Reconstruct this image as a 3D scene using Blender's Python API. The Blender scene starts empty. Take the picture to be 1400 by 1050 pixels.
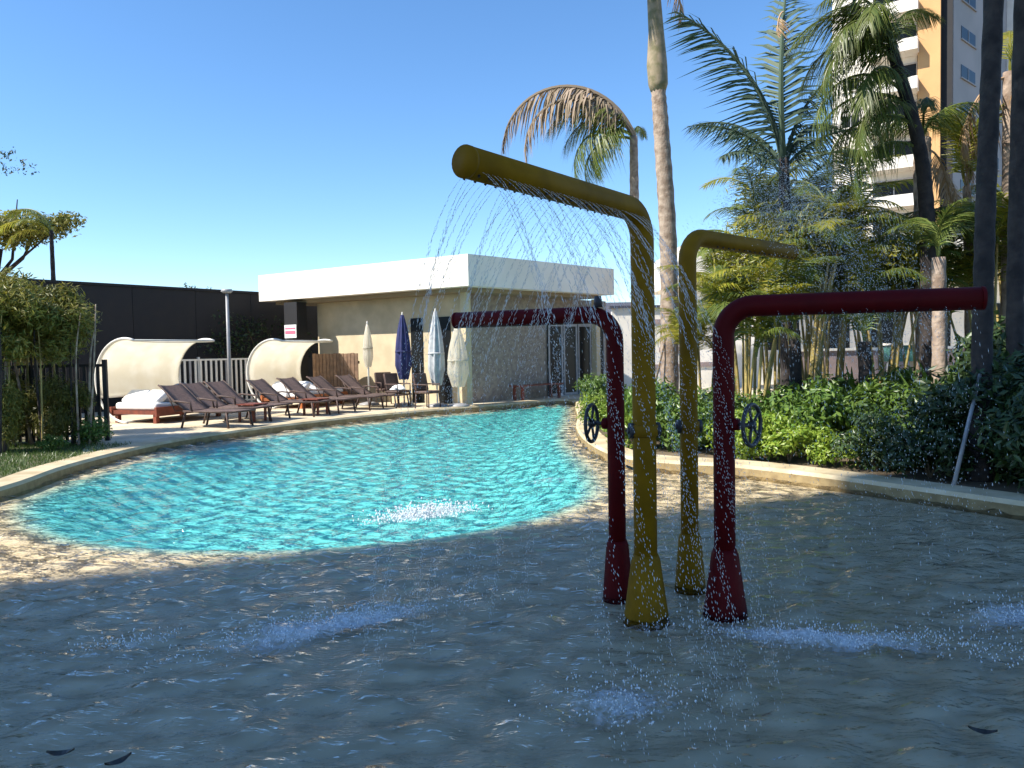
import bpy, math, random
import numpy as np
from mathutils import Vector, Matrix, Euler
from mathutils.geometry import tessellate_polygon

random.seed(7); RNG = np.random.default_rng(7)
S = bpy.context.scene
COL = S.collection
R = math.radians

# ------------------------------------------------------------------ camera
PITCH, ROLL, EYE = R(2.45), R(1.1), 1.55
cam = bpy.data.objects.new('camera', bpy.data.cameras.new('camera')); COL.objects.link(cam)
cam.data.sensor_width = 36; cam.data.lens = 27; cam.data.clip_end = 4000; cam.data.clip_start = 0.05
_f = Vector((0, math.cos(PITCH), -math.sin(PITCH))); _r = Vector((1, 0, 0)); _u = _r.cross(_f)
_rr = _r*math.cos(ROLL) - _u*math.sin(ROLL); _uu = _r*math.sin(ROLL) + _u*math.cos(ROLL)
M = Matrix((_rr, _uu, -_f)).transposed().to_4x4(); M.translation = (0, 0, EYE)
cam.matrix_world = M
S.camera = cam

# ------------------------------------------------------------------ sky, sun, exposure
SUN_H = Vector((-0.928, -0.374, 0)); SUN_EL = R(45)
SUN_DIR = (SUN_H.normalized()*math.cos(SUN_EL) + Vector((0, 0, math.sin(SUN_EL)))).normalized()
w = bpy.data.worlds.new('World'); S.world = w; w.use_nodes = True
nt = w.node_tree; nt.nodes.clear()
sky = nt.nodes.new('ShaderNodeTexSky'); sky.sky_type = 'NISHITA'; sky.sun_disc = False
sky.sun_elevation = SUN_EL; sky.sun_rotation = math.atan2(SUN_H.x, SUN_H.y)
sky.altitude = 300; sky.air_density = 1.0; sky.dust_density = 0.1; sky.ozone_density = 4.5
bg = nt.nodes.new('ShaderNodeBackground'); bg.inputs[1].default_value = 0.13
wo = nt.nodes.new('ShaderNodeOutputWorld')
hsv = nt.nodes.new('ShaderNodeHueSaturation'); hsv.inputs['Saturation'].default_value = 1.13
nt.links.new(sky.outputs[0], hsv.inputs['Color']); nt.links.new(hsv.outputs[0], bg.inputs[0]); nt.links.new(bg.outputs[0], wo.inputs[0])
sl = bpy.data.lights.new('sun', 'SUN'); sl.energy = 5.0; sl.angle = R(0.5); sl.color = (1, 0.94, 0.84)
so = bpy.data.objects.new('sun', sl); COL.objects.link(so)
so.rotation_euler = SUN_DIR.to_track_quat('Z', 'Y').to_euler(); so.location = (-30, -12, 60)
S.view_settings.view_transform = 'Standard'; S.view_settings.look = 'None'
S.view_settings.exposure = 0.87; S.view_settings.gamma = 1
S.render.engine = 'CYCLES'
S.cycles.transparent_max_bounces = 16; S.cycles.max_bounces = 8

# ------------------------------------------------------------------ materials
def mat(name, col, rough=0.6, var=0.12, scale=6.0, col2=None, bump=0.0, bscale=40.0, metal=0.0, spec=0.5,
        translucent=0.0, island=False, detail=4.0):
    m = bpy.data.materials.new(name); m.use_nodes = True
    n = m.node_tree; ns, lk = n.nodes, n.links
    b = ns['Principled BSDF']; b.inputs['Roughness'].default_value = rough; b.inputs['Metallic'].default_value = metal
    b.inputs['Specular IOR Level'].default_value = spec
    if col2 is None: col2 = tuple(max(0, c*(1-2.2*var)) for c in col)
    tc = ns.new('ShaderNodeTexCoord')
    rmp = ns.new('ShaderNodeMix'); rmp.data_type = 'RGBA'
    rmp.inputs[6].default_value = (*col, 1); rmp.inputs[7].default_value = (*col2, 1)
    if island:
        g = ns.new('ShaderNodeNewGeometry'); lk.new(g.outputs['Random Per Island'], rmp.inputs[0])
    else:
        nz = ns.new('ShaderNodeTexNoise'); nz.inputs['Scale'].default_value = scale; nz.inputs['Detail'].default_value = detail
        lk.new(tc.outputs['Object'], nz.inputs['Vector'])
        mr = ns.new('ShaderNodeMapRange'); mr.inputs[1].default_value = 0.35; mr.inputs[2].default_value = 0.65
        lk.new(nz.outputs[0], mr.inputs[0]); lk.new(mr.outputs[0], rmp.inputs[0])
    oi = ns.new('ShaderNodeObjectInfo'); hs = ns.new('ShaderNodeHueSaturation')
    mv = ns.new('ShaderNodeMapRange'); mv.inputs[3].default_value = 1-var; mv.inputs[4].default_value = 1+var
    lk.new(oi.outputs['Random'], mv.inputs[0]); lk.new(mv.outputs[0], hs.inputs['Value'])
    lk.new(rmp.outputs[2], hs.inputs['Color']); lk.new(hs.outputs[0], b.inputs['Base Color'])
    if bump:
        n2 = ns.new('ShaderNodeTexNoise'); n2.inputs['Scale'].default_value = bscale; n2.inputs['Detail'].default_value = 5
        lk.new(tc.outputs['Object'], n2.inputs['Vector'])
        bp = ns.new('ShaderNodeBump'); bp.inputs['Strength'].default_value = bump; bp.inputs['Distance'].default_value = 0.02
        lk.new(n2.outputs[0], bp.inputs['Height']); lk.new(bp.outputs[0], b.inputs['Normal'])
    if translucent:
        t = ns.new('ShaderNodeBsdfTranslucent'); mx = ns.new('ShaderNodeMixShader'); mx.inputs[0].default_value = translucent
        lk.new(hs.outputs[0], t.inputs[0]); out = ns['Material Output']
        lk.new(b.outputs[0], mx.inputs[1]); lk.new(t.outputs[0], mx.inputs[2]); lk.new(mx.outputs[0], out.inputs[0])
    return m

MT = dict(
 red=mat('red_paint', (.085, .001, .002), .6, .06, 5, (.065, .001, .002), .1, 25, spec=.12),
 yellow=mat('yellow_paint', (.22, .11, .002), .6, .06, 5, (.15, .075, .002), .1, 25, spec=.12),
 iron=mat('dark_iron', (.03, .025, .028), .45, .15, 20, None, .1, 60),
 ground=mat('garden_soil', (.16, .12, .075), .95, .2, 2.0, (.07, .055, .03), .5, 12),
 deck=mat('cream_paving', (.60, .52, .38), .8, .1, 1.6, (.46, .38, .26), .15, 30),
 coping=mat('coping_stone', (.60, .50, .33), .75, .12, 3.0, (.42, .33, .19), .25, 30),
 tileband=mat('brown_tile_band', (.30, .22, .10), .6, .1, 9.0, (.20, .14, .06), .1, 30),
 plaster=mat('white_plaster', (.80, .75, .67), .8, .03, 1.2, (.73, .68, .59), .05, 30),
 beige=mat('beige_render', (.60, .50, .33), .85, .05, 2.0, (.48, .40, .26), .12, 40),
 brownwall=mat('mottled_brown_wall', (.33, .28, .22), .9, .05, 9.0, (.22, .18, .15), .3, 30, detail=8),
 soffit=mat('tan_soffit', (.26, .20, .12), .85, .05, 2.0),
 darkwall=mat('dark_navy_wall', (.005, .005, .008), .7, .2, 3.0, (.009, .008, .009), .1, 20),
 brownwood=mat('weathered_wood', (.22, .13, .075), .7, .15, 8.0, (.13, .075, .045), .2, 40),
 redwood=mat('red_wood', (.22, .05, .025), .55, .15, 8.0, (.12, .03, .018), .15, 40),
 orangewood=mat('orange_wood', (.42, .13, .035), .5, .15, 8.0, (.26, .08, .03), .15, 40),
 wicker=mat('brown_wicker', (.10, .058, .045), .65, .15, 30.0, (.05, .03, .026), .4, 90),
 sling=mat('brown_sling_fabric', (.15, .095, .08), .8, .15, 20.0, (.09, .06, .052), .2, 120),
 cream=mat('cream_canvas', (.86, .83, .75), .9, .04, 3.0, (.80, .76, .66), .15, 60, translucent=.7),
 white=mat('white_cushion', (.82, .82, .80), .9, .03, 5.0, (.74, .74, .72), .2, 25),
 whitemetal=mat('white_metal', (.70, .68, .62), .4, .04, 6.0),
 greymetal=mat('grey_metal', (.32, .32, .33), .45, .08, 6.0, None, .05, 30),
 blackmetal=mat('black_metal', (.015, .015, .017), .5, .1, 6.0),
 navy=mat('navy_canvas', (.02, .028, .12), .8, .08, 6.0, (.012, .016, .07), .2, 40),
 greycanvas=mat('grey_canvas', (.42, .44, .45), .85, .08, 6.0, (.30, .31, .33), .2, 40),
 glass=mat('dark_glass', (.012, .014, .015), .3, .05, 3.0, spec=.2),
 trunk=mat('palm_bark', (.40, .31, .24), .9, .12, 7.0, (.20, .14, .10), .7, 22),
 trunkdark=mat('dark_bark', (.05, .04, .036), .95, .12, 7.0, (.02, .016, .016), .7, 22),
 shaft=mat('crownshaft', (.34, .26, .17), .7, .12, 6.0, (.16, .14, .06), .2, 18),
 cane=mat('yellow_cane', (.42, .30, .10), .6, .2, 5.0, (.20, .17, .05), .2, 30),
 frond=mat('palm_leaf', (.075, .12, .02), .45, .25, 4, (.16, .18, .035), translucent=.30, island=True),
 frondy=mat('sunny_palm_leaf', (.20, .23, .02), .45, .25, 4, (.36, .31, .04), translucent=.4, island=True),
 frondb=mat('bluish_palm_leaf', (.045, .085, .055), .65, .2, 4, (.085, .12, .07), translucent=.22, island=True),
 dry=mat('dry_palm_leaf', (.36, .20, .07), .8, .25, 4, (.50, .36, .24), translucent=.2, island=True),
 pale=mat('bleached_palm_leaf', (.45, .34, .25), .8, .2, 4, (.22, .17, .10), translucent=.2, island=True),
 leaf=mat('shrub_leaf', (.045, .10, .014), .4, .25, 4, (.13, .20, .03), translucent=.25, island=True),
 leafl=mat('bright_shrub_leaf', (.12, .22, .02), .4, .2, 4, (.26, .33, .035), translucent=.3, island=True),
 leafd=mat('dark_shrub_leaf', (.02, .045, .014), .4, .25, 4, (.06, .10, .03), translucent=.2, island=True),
 leafo=mat('olive_bamboo_leaf', (.09, .11, .016), .5, .25, 4, (.25, .22, .035), translucent=.28, island=True),
 twig=mat('twig', (.14, .10, .06), .9, .2, 10),
 grass=mat('lawn', (.06, .085, .025), .9, .2, 5.0, (.10, .095, .05), .4, 60),
 tan=mat('tan_cladding', (.62, .36, .15), .8, .04, .4, (.55, .31, .13)),
 greywall=mat('grey_render', (.40, .38, .37), .85, .04, .3, (.34, .33, .32)),
 mauve=mat('mauve_wall', (.34, .26, .25), .85, .08, 2.0, (.26, .20, .19), .1, 20),
 teal=mat('teal_panel', (.05, .16, .13), .5, .08, 3.0),
 slate=mat('slate_roof', (.07, .075, .10), .8, .1, 2.0),
 pink=mat('pink_print', (.55, .16, .25), .6, .05, 6.0),
 hill=mat('far_hill', (.06, .075, .09), .95, .1, .05, (.09, .10, .11)),
 deadleaf=mat('wet_leaf', (.03, .022, .015), .4, .2, 20),
)

def water_mat():
    m = bpy.data.materials.new('pool_water'); m.use_nodes = True; n = m.node_tree; ns, lk = n.nodes, n.links; ns.clear()
    out = ns.new('ShaderNodeOutputMaterial'); tc = ns.new('ShaderNodeTexCoord')
    hs = []
    for sc, dist in ((10, .045), (27, .014)):
        nz = ns.new('ShaderNodeTexNoise'); nz.inputs['Scale'].default_value = sc; nz.inputs['Detail'].default_value = 3
        mp = ns.new('ShaderNodeMapping'); mp.inputs['Scale'].default_value = (.6, 1.3, 1); mp.inputs['Rotation'].default_value = (0, 0, .3)
        lk.new(tc.outputs['Object'], mp.inputs[0]); lk.new(mp.outputs[0], nz.inputs['Vector'])
        bp = ns.new('ShaderNodeBump'); bp.inputs['Strength'].default_value = 1; bp.inputs['Distance'].default_value = dist
        lk.new(nz.outputs[0], bp.inputs['Height'])
        if hs: lk.new(hs[-1].outputs[0], bp.inputs['Normal'])
        hs.append(bp)
    nrm = hs[-1].outputs[0]
    fr = ns.new('ShaderNodeFresnel'); fr.inputs[0].default_value = 1.36; lk.new(nrm, fr.inputs['Normal'])
    tr = ns.new('ShaderNodeBsdfTransparent'); tr.inputs[0].default_value = (.95, .96, .95, 1)
    gl = ns.new('ShaderNodeBsdfGlossy'); gl.inputs['Roughness'].default_value = .09; lk.new(nrm, gl.inputs['Normal'])
    mx = ns.new('ShaderNodeMixShader'); lk.new(fr.outputs[0], mx.inputs[0]); lk.new(tr.outputs[0], mx.inputs[1]); lk.new(gl.outputs[0], mx.inputs[2])
    at = ns.new('ShaderNodeAttribute'); at.attribute_name = 'foam'
    nf = ns.new('ShaderNodeTexNoise'); nf.inputs['Scale'].default_value = 26; nf.inputs['Detail'].default_value = 6; nf.inputs['Roughness'].default_value = .75
    lk.new(tc.outputs['Object'], nf.inputs['Vector'])
    ad = ns.new('ShaderNodeMath'); ad.operation = 'ADD'; lk.new(at.outputs['Fac'], ad.inputs[0]); lk.new(nf.outputs[0], ad.inputs[1])
    mr = ns.new('ShaderNodeMapRange'); mr.inputs[1].default_value = .82; mr.inputs[2].default_value = 1.3; lk.new(ad.outputs[0], mr.inputs[0])
    fo = ns.new('ShaderNodeBsdfDiffuse'); fo.inputs[0].default_value = (.75, .77, .80, 1)
    m2 = ns.new('ShaderNodeMixShader'); lk.new(mr.outputs[0], m2.inputs[0]); lk.new(mx.outputs[0], m2.inputs[1]); lk.new(fo.outputs[0], m2.inputs[2])
    lk.new(m2.outputs[0], out.inputs[0]); return m
def floor_mat():
    m = bpy.data.materials.new('pool_floor'); m.use_nodes = True; n = m.node_tree; ns, lk = n.nodes, n.links
    b = ns['Principled BSDF']; b.inputs['Roughness'].default_value = .7
    tc = ns.new('ShaderNodeTexCoord'); nz = ns.new('ShaderNodeTexNoise'); nz.inputs['Scale'].default_value = 1.4; nz.inputs['Detail'].default_value = 8; nz.inputs['Roughness'].default_value = .65
    lk.new(tc.outputs['Object'], nz.inputs['Vector'])
    def mix(a, c):
        x = ns.new('ShaderNodeMix'); x.data_type = 'RGBA'; x.inputs[6].default_value = (*a, 1); x.inputs[7].default_value = (*c, 1); return x
    sand = mix((.68, .54, .34), (.78, .64, .42)); deep = mix((.08, .54, .57), (.20, .76, .72))
    lk.new(nz.outputs[0], sand.inputs[0]); lk.new(nz.outputs[0], deep.inputs[0])
    at = ns.new('ShaderNodeAttribute'); at.attribute_name = 'deep'
    x = mix((0, 0, 0), (0, 0, 0)); lk.new(at.outputs['Fac'], x.inputs[0]); lk.new(sand.outputs[2], x.inputs[6]); lk.new(deep.outputs[2], x.inputs[7])
    lk.new(x.outputs[2], b.inputs['Base Color']); return m
def drop_mat():
    m = bpy.data.materials.new('water_drops'); m.use_nodes = True; b = m.node_tree.nodes['Principled BSDF']
    b.inputs['Base Color'].default_value = (.9, .93, .96, 1); b.inputs['Roughness'].default_value = .08
    b.inputs['IOR'].default_value = 1.33; b.inputs['Transmission Weight'].default_value = .3
    return m
MT['water'] = water_mat(); MT['floor'] = floor_mat(); MT['drops'] = drop_mat()

# ------------------------------------------------------------------ mesh helpers
class MB:
    def __init__(s): s.v = []; s.f = []
    def add(s, v, f):
        o = len(s.v); s.v += [tuple(p) for p in v]; s.f += [tuple(i+o for i in q) for q in f]; return s
    def box(s, c, d, rz=0.0, rot=None):
        x, y, z = d[0]/2, d[1]/2, d[2]/2
        m = rot if rot is not None else Matrix.Rotation(rz, 3, 'Z')
        v = [Vector(c) + m @ Vector((a*x, b*y, e*z)) for e in (-1, 1) for b in (-1, 1) for a in (-1, 1)]
        return s.add(v, [(0, 2, 3, 1), (4, 5, 7, 6), (0, 1, 5, 4), (2, 6, 7, 3), (0, 4, 6, 2), (1, 3, 7, 5)])
    def tube(s, pts, rad, n=10, cap=True):
        pts = [Vector(p) for p in pts]
        if not hasattr(rad, '__len__'): rad = [rad]*len(pts)
        vs = []; fs = []; up = None
        for i, p in enumerate(pts):
            t = (pts[min(i+1, len(pts)-1)] - pts[max(i-1, 0)]).normalized()
            if up is None:
                up = Vector((0, 0, 1)) if abs(t.z) < .9 else Vector((1, 0, 0))
            a = (up - t*up.dot(t)).normalized(); up = a; b = t.cross(a)
            for k in range(n):
                th = 2*math.pi*k/n; vs.append(p + (a*math.cos(th) + b*math.sin(th))*rad[i])
        for i in range(len(pts)-1):
            for k in range(n):
                k2 = (k+1) % n; fs.append((i*n+k, i*n+k2, (i+1)*n+k2, (i+1)*n+k))
        if cap: fs += [tuple(range(n-1, -1, -1)), tuple((len(pts)-1)*n+k for k in range(n))]
        return s.add(vs, fs)
    def prism(s, poly, z0, z1):
        n = len(poly); v = [(p[0], p[1], z0) for p in poly] + [(p[0], p[1], z1) for p in poly]
        return s.add(v, [tuple(range(n-1, -1, -1)), tuple(range(n, 2*n))] + [(i, (i+1) % n, n+(i+1) % n, n+i) for i in range(n)])
    def mesh(s, name, m, smooth=False):
        me = bpy.data.meshes.new(name); me.from_pydata(s.v, [], s.f)
        if smooth:
            me.polygons.foreach_set('use_smooth', [True]*len(me.polygons))
        me.materials.append(MT[m]); me.update(); return me
    def build(s, name, m, parent=None, smooth=False, bevel=0):
        o = link(name, s.mesh(name, m, smooth), parent)
        if bevel:
            b = o.modifiers.new('bevel', 'BEVEL'); b.width = bevel; b.segments = 2; b.limit_method = 'ANGLE'
        return o
def link(name, me, parent=None, loc=None, rot=None, sc=None):
    o = bpy.data.objects.new(name, me); COL.objects.link(o)
    if parent is not None: o.parent = parent
    if loc is not None: o.location = loc
    if rot is not None: o.rotation_euler = rot
    if sc is not None: o.scale = (sc, sc, sc) if not hasattr(sc, '__len__') else sc
    return o
def tag(o, label, cat, group=None):
    o['label'] = label; o['category'] = cat
    if group: o['group'] = group
    return o
def thing(name, label, cat, loc=(0, 0, 0), rz=0.0, group=None):
    o = bpy.data.objects.new(name, None); COL.objects.link(o); o.empty_display_size = .2
    o.location = loc; o.rotation_euler = (0, 0, rz); return tag(o, label, cat, group)
def struct(o, kind='structure'):
    o['kind'] = kind; return o
def npmesh(name, v, f, m, smooth=False):
    me = bpy.data.meshes.new(name); me.from_pydata(v.tolist() if hasattr(v, 'tolist') else v, [], f.tolist() if hasattr(f, 'tolist') else f)
    if smooth: me.polygons.foreach_set('use_smooth', [True]*len(me.polygons))
    me.materials.append(MT[m]); me.update(); return me
def copy_tree(o, parent=None):
    c = o.copy(); COL.objects.link(c); c.parent = parent
    for ch in list(o.children): copy_tree(ch, c)
    return c
def smooth_loop(pts, n=6, closed=False):
    out = []; N = len(pts)
    rng = range(N) if closed else range(N-1)
    for i in rng:
        p = [Vector(pts[(i+k) % N]) if closed else Vector(pts[min(max(i+k, 0), N-1)]) for k in (-1, 0, 1, 2)]
        for k in range(n):
            t = k/n
            out.append(.5*((2*p[1]) + (p[2]-p[0])*t + (2*p[0]-5*p[1]+4*p[2]-p[3])*t*t + (3*p[1]-p[0]-3*p[2]+p[3])*t**3))
    if not closed: out.append(Vector(pts[-1]))
    return out

# ------------------------------------------------------------------ ground, pool, water
SHORE = [(-7.5, -5), (8.6, -5), (8.0, 2), (6.5, 4.2), (5.3, 5.7), (4.53, 6.77), (4.18, 7.3), (3.77, 7.9), (3.29, 8.6), (2.66, 9.3),
         (1.85, 9.8), (1.38, 10.5), (1.16, 12.3), (1.2, 14.5), (1.43, 16.8), (1.6, 19.5), (1.75, 21.6), (1.3, 22.25), (0.6, 21.7), (0, 21.1),
         (-1.87, 19.47), (-3.42, 17.83), (-4.62, 16.09), (-5.51, 14.37), (-6.0, 12.65), (-6.05, 10.43), (-5.8, 8.7), (-5.9, 6.5), (-6.6, 3)]
shore = [(p[0], p[1]) for p in smooth_loop([(a, b, 0) for a, b in SHORE[1:]], 5)] + [SHORE[0]]
def offset(poly, d):
    n = len(poly); out = []
    for i in range(n):
        a = Vector(poly[i-1]); b = Vector(poly[i]); c = Vector(poly[(i+1) % n])
        e1 = (b-a).normalized(); e2 = (c-b).normalized(); t = (e1+e2).normalized()
        out.append((b.x + t.y*d, b.y - t.x*d))     # outward for a counter-clockwise loop
    return out
rim = offset(shore, .34)
def sheet(name, outer, holes, z, m):
    loops = [[Vector((p[0], p[1], 0)) for p in L] for L in [outer]+holes]
    tri = tessellate_polygon(loops); pts = [p for L in loops for p in L]
    mb = MB(); fs = []
    for t in tri:
        a, b, c = [pts[i] for i in t]
        fs.append(tuple(t) if (b-a).cross(c-a).z > 0 else (t[0], t[2], t[1]))
    mb.add([(p.x, p.y, z) for p in pts], fs); return struct(mb.build(name, m))
sheet('ground', [(-1500, -1500), (1500, -1500), (1500, 1500), (-1500, 1500)], [rim], .10, 'ground')
# coping ring: inner face, top, outer skirt
mb = MB(); n = len(shore); inn = offset(shore, 0.03)
prof = [(shore, .084), (inn, .125), (rim, .135), (rim, .02)]
for L, z in prof: mb.v += [(p[0], p[1], z) for p in L]
for k in range(len(prof)-1):
    for i in range(n): j = (i+1) % n; mb.f.append((k*n+i, k*n+j, (k+1)*n+j, (k+1)*n+i))
struct(mb.build('pool_coping', 'coping'))
mb = MB()
for L, z in ((shore, -.22), (offset(shore, -.004), .0), (shore, .084)): mb.v += [(p[0], p[1], z) for p in L]
for k in range(2):
    for i in range(n): j = (i+1) % n; mb.f.append((k*n+i, k*n+j, (k+1)*n+j, (k+1)*n+i))
struct(mb.build('waterline_tile_band', 'tileband'))
# paved deck left of and beyond the pool
arc = [p for p in rim]
i0 = min(range(n), key=lambda i: (rim[i][0]-1.75)**2 + (rim[i][1]-22.2)**2); i1 = min(range(n), key=lambda i: (rim[i][0]+6.2)**2 + (rim[i][1]-11.2)**2)
deckpoly = [rim[i] for i in range(i0, i1+1)] + [(-7.2, 12.9), (-9.4, 14.4), (-14, 17), (-14, 40), (30, 40), (30, 19), (12, 18.5), (6, 19.5), (3.0, 21.2)]
sheet('deck_paving', deckpoly, [], .112, 'deck')
sheet('garden_path', [(5.5, 15.6), (16, 13.4), (26, 13.4), (26, 18.4), (12, 18.3), (6, 18.2)], [], .106, 'deck')
sheet('lawn_strip', [rim[i1], (-6.9, 12.9), (-9.4, 14.3), (-14, 14.3), (-12, 8), (-6.3, 8.0)], [], .108, 'grass')

DEEP = np.array([(-5.25, 7.9), (-4.3, 6.85), (-3.38, 6.36), (-2.39, 6.17), (-1.51, 6.2), (-.65, 6.46), (.11, 6.95), (.73, 7.82), (1.02, 8.87),
        (1.05, 10.65), (.95, 12.6), (1.05, 15), (1.3, 17.7), (1.5, 20), (1.55, 21.6), (.6, 21.3), (-1.8, 19.1), (-3.3, 17.5), (-4.45, 15.8), (-5.3, 14.0), (-5.75, 12.4), (-5.8, 10.4), (-5.7, 9.0)])
dl = smooth_loop([(a, b, 0) for a, b in DEEP], 4, True); DP = np.array([(p.x, p.y) for p in dl])
def sdist(X, Y, P):
    d = np.full(X.shape, 1e9); ins = np.zeros(X.shape, bool)
    for i in range(len(P)):
        a = P[i]; b = P[(i+1) % len(P)]; e = b-a
        t = np.clip(((X-a[0])*e[0] + (Y-a[1])*e[1])/(e@e), 0, 1)
        d = np.minimum(d, np.hypot(X-a[0]-t*e[0], Y-a[1]-t*e[1]))
        c = ((a[1] > Y) != (b[1] > Y)) & (X < (b[0]-a[0])*(Y-a[1])/(b[1]-a[1]+1e-12) + a[0]); ins ^= c
    return np.where(ins, d, -d)
def grid(x0, x1, y0, y1, st):
    xs = np.arange(x0, x1+st/2, st); ys = np.arange(y0, y1+st/2, st); X, Y = np.meshgrid(xs, ys)
    nx, ny = len(xs), len(ys); i = np.arange((ny-1)*(nx-1)); r, c = i//(nx-1), i % (nx-1); a = r*nx+c
    return X, Y, np.stack([a, a+1, a+nx+1, a+nx], 1)
def attr(me, name, vals):
    at = me.attributes.new(name, 'FLOAT', 'POINT'); at.data.foreach_set('value', vals.ravel().astype(np.float32))
X, Y, F = grid(-8, 9, -5.2, 22.8, .1)
sd = sdist(X, Y, DP); k = np.clip((sd+.02)/1.6, 0, 1); k = k*k*(3-2*k)
Z = -.05 - .40*k - .006*np.sin(X*1.3+Y*.7)
me = npmesh('pool_floor', np.stack([X.ravel(), Y.ravel(), Z.ravel()], 1), F, 'floor', True)
attr(me, 'deep', np.clip((sd+.06)/.34, 0, 1)); struct(link('pool_floor', me))

X, Y, F = grid(-8.2, 9, -5, 22.6, .045)
Z = np.zeros_like(X)
for _ in range(60):
    lam = 10**RNG.uniform(-.82, -.3); th = RNG.normal(1.75, .75); ph = RNG.uniform(0, 6.28); A = .0075*lam
    kx, ky = math.cos(th)*6.283/lam, math.sin(th)*6.283/lam
    Z += A*np.sin(kx*X + ky*Y + ph + .5*np.sin(X*.9 + Y*.6 + ph))
FOAM = [(-1.05, 4.35, .80, .24, .55, .62), (-2.1, 4.1, .25, .08, .4, .40), (1.62, 4.0, .75, .16, -.25, .62), (2.35, 3.75, .6, .2, -.6, .30), (2.9, 4.3, .6, .25, .35, .55), (.45, 3.3, .35, .25, .2, .5),
        (-.85, 7.2, .42, .13, .45, .75), (.4, 9.1, .5, .3, .3, .35), (.73, 4.2, .22, .15, 0, .38), (1.2, 4.3, .16, .12, 0, .3)]
foam = np.zeros_like(X)
for (cx, cy, rx, ry, ro, st) in FOAM:
    u = (X-cx)*math.cos(ro) + (Y-cy)*math.sin(ro); v = -(X-cx)*math.sin(ro) + (Y-cy)*math.cos(ro)
    foam = np.maximum(foam, st*np.exp(-((u/rx)**2 + (v/ry)**2)))
Z += foam*RNG.normal(0, .012, X.shape)
me = npmesh('water', np.stack([X.ravel(), Y.ravel(), Z.ravel()], 1), F, 'water', True)
attr(me, 'foam', foam); struct(link('water', me))

# ------------------------------------------------------------------ spray pipes
def arc_pipe(h, arm, rb, n=8):
    d = Vector((arm[0], arm[1], 0)); L = d.length; d.normalize(); pts = [Vector((0, 0, .0)), Vector((0, 0, h*.5)), Vector((0, 0, h-rb))]
    for k in range(1, n+1):
        a = math.pi/2*k/n; pts.append(d*(rb*(1-math.cos(a))) + Vector((0, 0, h-rb + rb*math.sin(a))))
    pts.append(d*L*.6 + Vector((0, 0, h))); pts.append(d*L + Vector((0, 0, h))); return pts, d, L
def spray_pipe(label, loc, h, arm, rad, m, cone_r, cone_h, wheel=None, collar=None):
    t = thing('spray_pipe', label, 'water fountain', (*loc, -.045))
    H = h + .045; pts, d, L = arc_pipe(H, arm, .17)
    p = MB().tube(pts, rad, 24).build('pipe', m, t, True); em(p)
    cz = cone_h + .045
    MB().tube([(0, 0, 0), (0, 0, .02), (0, 0, cz-.03), (0, 0, cz)], [cone_r+.004, cone_r, rad+.016, rad+.004], 24).build('base_cone', m, t, True)
    e = d*L + Vector((0, 0, H))
    MB().tube([e-d*.012, e+d*.006], rad+.0015, 24).build('end_cap', m, t, True)
    side = Vector((-d.y, d.x, 0)); k = int(L/.07)
    for i in range(3, k):
        for s in (-1, 1):
            b = d*(i*.07+.1) + Vector((0, 0, H)) + (side*s*.55 - Vector((0, 0, .8))).normalized()*rad
            if (i*.07+.1) < L-.03: MB().tube([b, b + (side*s*.55 - Vector((0, 0, .8))).normalized()*.008], .006, 6).build('nozzle', 'iron', t)
    if wheel:
        wd, wh, sl_ = wheel; wd = Vector((*wd, 0)).normalized(); wz = wh+.045; R0 = .118
        MB().tube([wd*(rad-.01)+Vector((0, 0, wz)), wd*(rad+.03)+Vector((0, 0, wz))], .036, 14).build('valve_boss', m, t, True)
        MB().tube([wd*(rad-.02)+Vector((0, 0, wz)), wd*(rad+sl_)+Vector((0, 0, wz))], .011, 10).build('stem', 'iron', t, True)
        c = wd*(rad+sl_) + Vector((0, 0, wz)); a = Vector((0, 0, 1)); b = wd.cross(a)
        hw = bpy.data.objects.new('handwheel', None)
        rm = MB().tube([c + (a*math.cos(q)+b*math.sin(q))*R0 for q in [2*math.pi*i/28 for i in range(29)]], .0125, 8, False).build('handwheel', 'iron', t, True)
        MB().tube([c-wd*.018, c+wd*.018], .025, 12).build('hub', 'iron', rm, True)
        for i in range(5):
            q = 2*math.pi*i/5 + .3; MB().tube([c, c+(a*math.cos(q)+b*math.sin(q))*R0], .0085, 6).build('spoke', 'iron', rm, True)
    if collar:
        cd, ch = collar; cz = ch+.045; cd = Vector((*cd, 0)).normalized()
        MB().tube([(0, 0, cz-.035), (0, 0, cz-.03), (0, 0, cz+.03), (0, 0, cz+.035)], [rad+.004, rad+.014, rad+.014, rad+.004], 24).build('collar', m, t, True)
        for s in (-1, 1):
            MB().tube([cd*s*(rad-.01)+Vector((0, 0, cz)), cd*s*(rad+.022)+Vector((0, 0, cz))], .045, 14).build('valve_boss', 'iron', t, True)
            MB().tube([cd*s*(rad+.02)+Vector((0, 0, cz)), cd*s*(rad+.032)+Vector((0, 0, cz))], .02, 6).build('bolt', 'iron', t, True)
    return t
def em(o): return o
Y1, Y2, R1, R2 = (.757, 4.41), (1.145, 4.98), (1.241, 4.50), (.65, 4.83)
A_Y1, A_Y2, A_R1, A_R2 = (-.932, -1.225), (1.03, .98), (1.285, -.38), (-1.03, .515)
spray_pipe('tall yellow spray pipe whose arm reaches out over open water and streams heavily', Y1, 2.33, A_Y1, .067, 'yellow', .132, .36, collar=((1, .1), 1.08))
spray_pipe('tall yellow spray pipe with its arm pointing towards the palm garden', Y2, 2.27, A_Y2, .057, 'yellow', .10, .34, collar=((1, .1), 1.04))
spray_pipe('low dark red spray pipe with handwheel and arm over the water by the garden', R1, 1.785, A_R1, .062, 'red', .128, .36, wheel=((.75, -.66), 1.10, .11))
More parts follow.
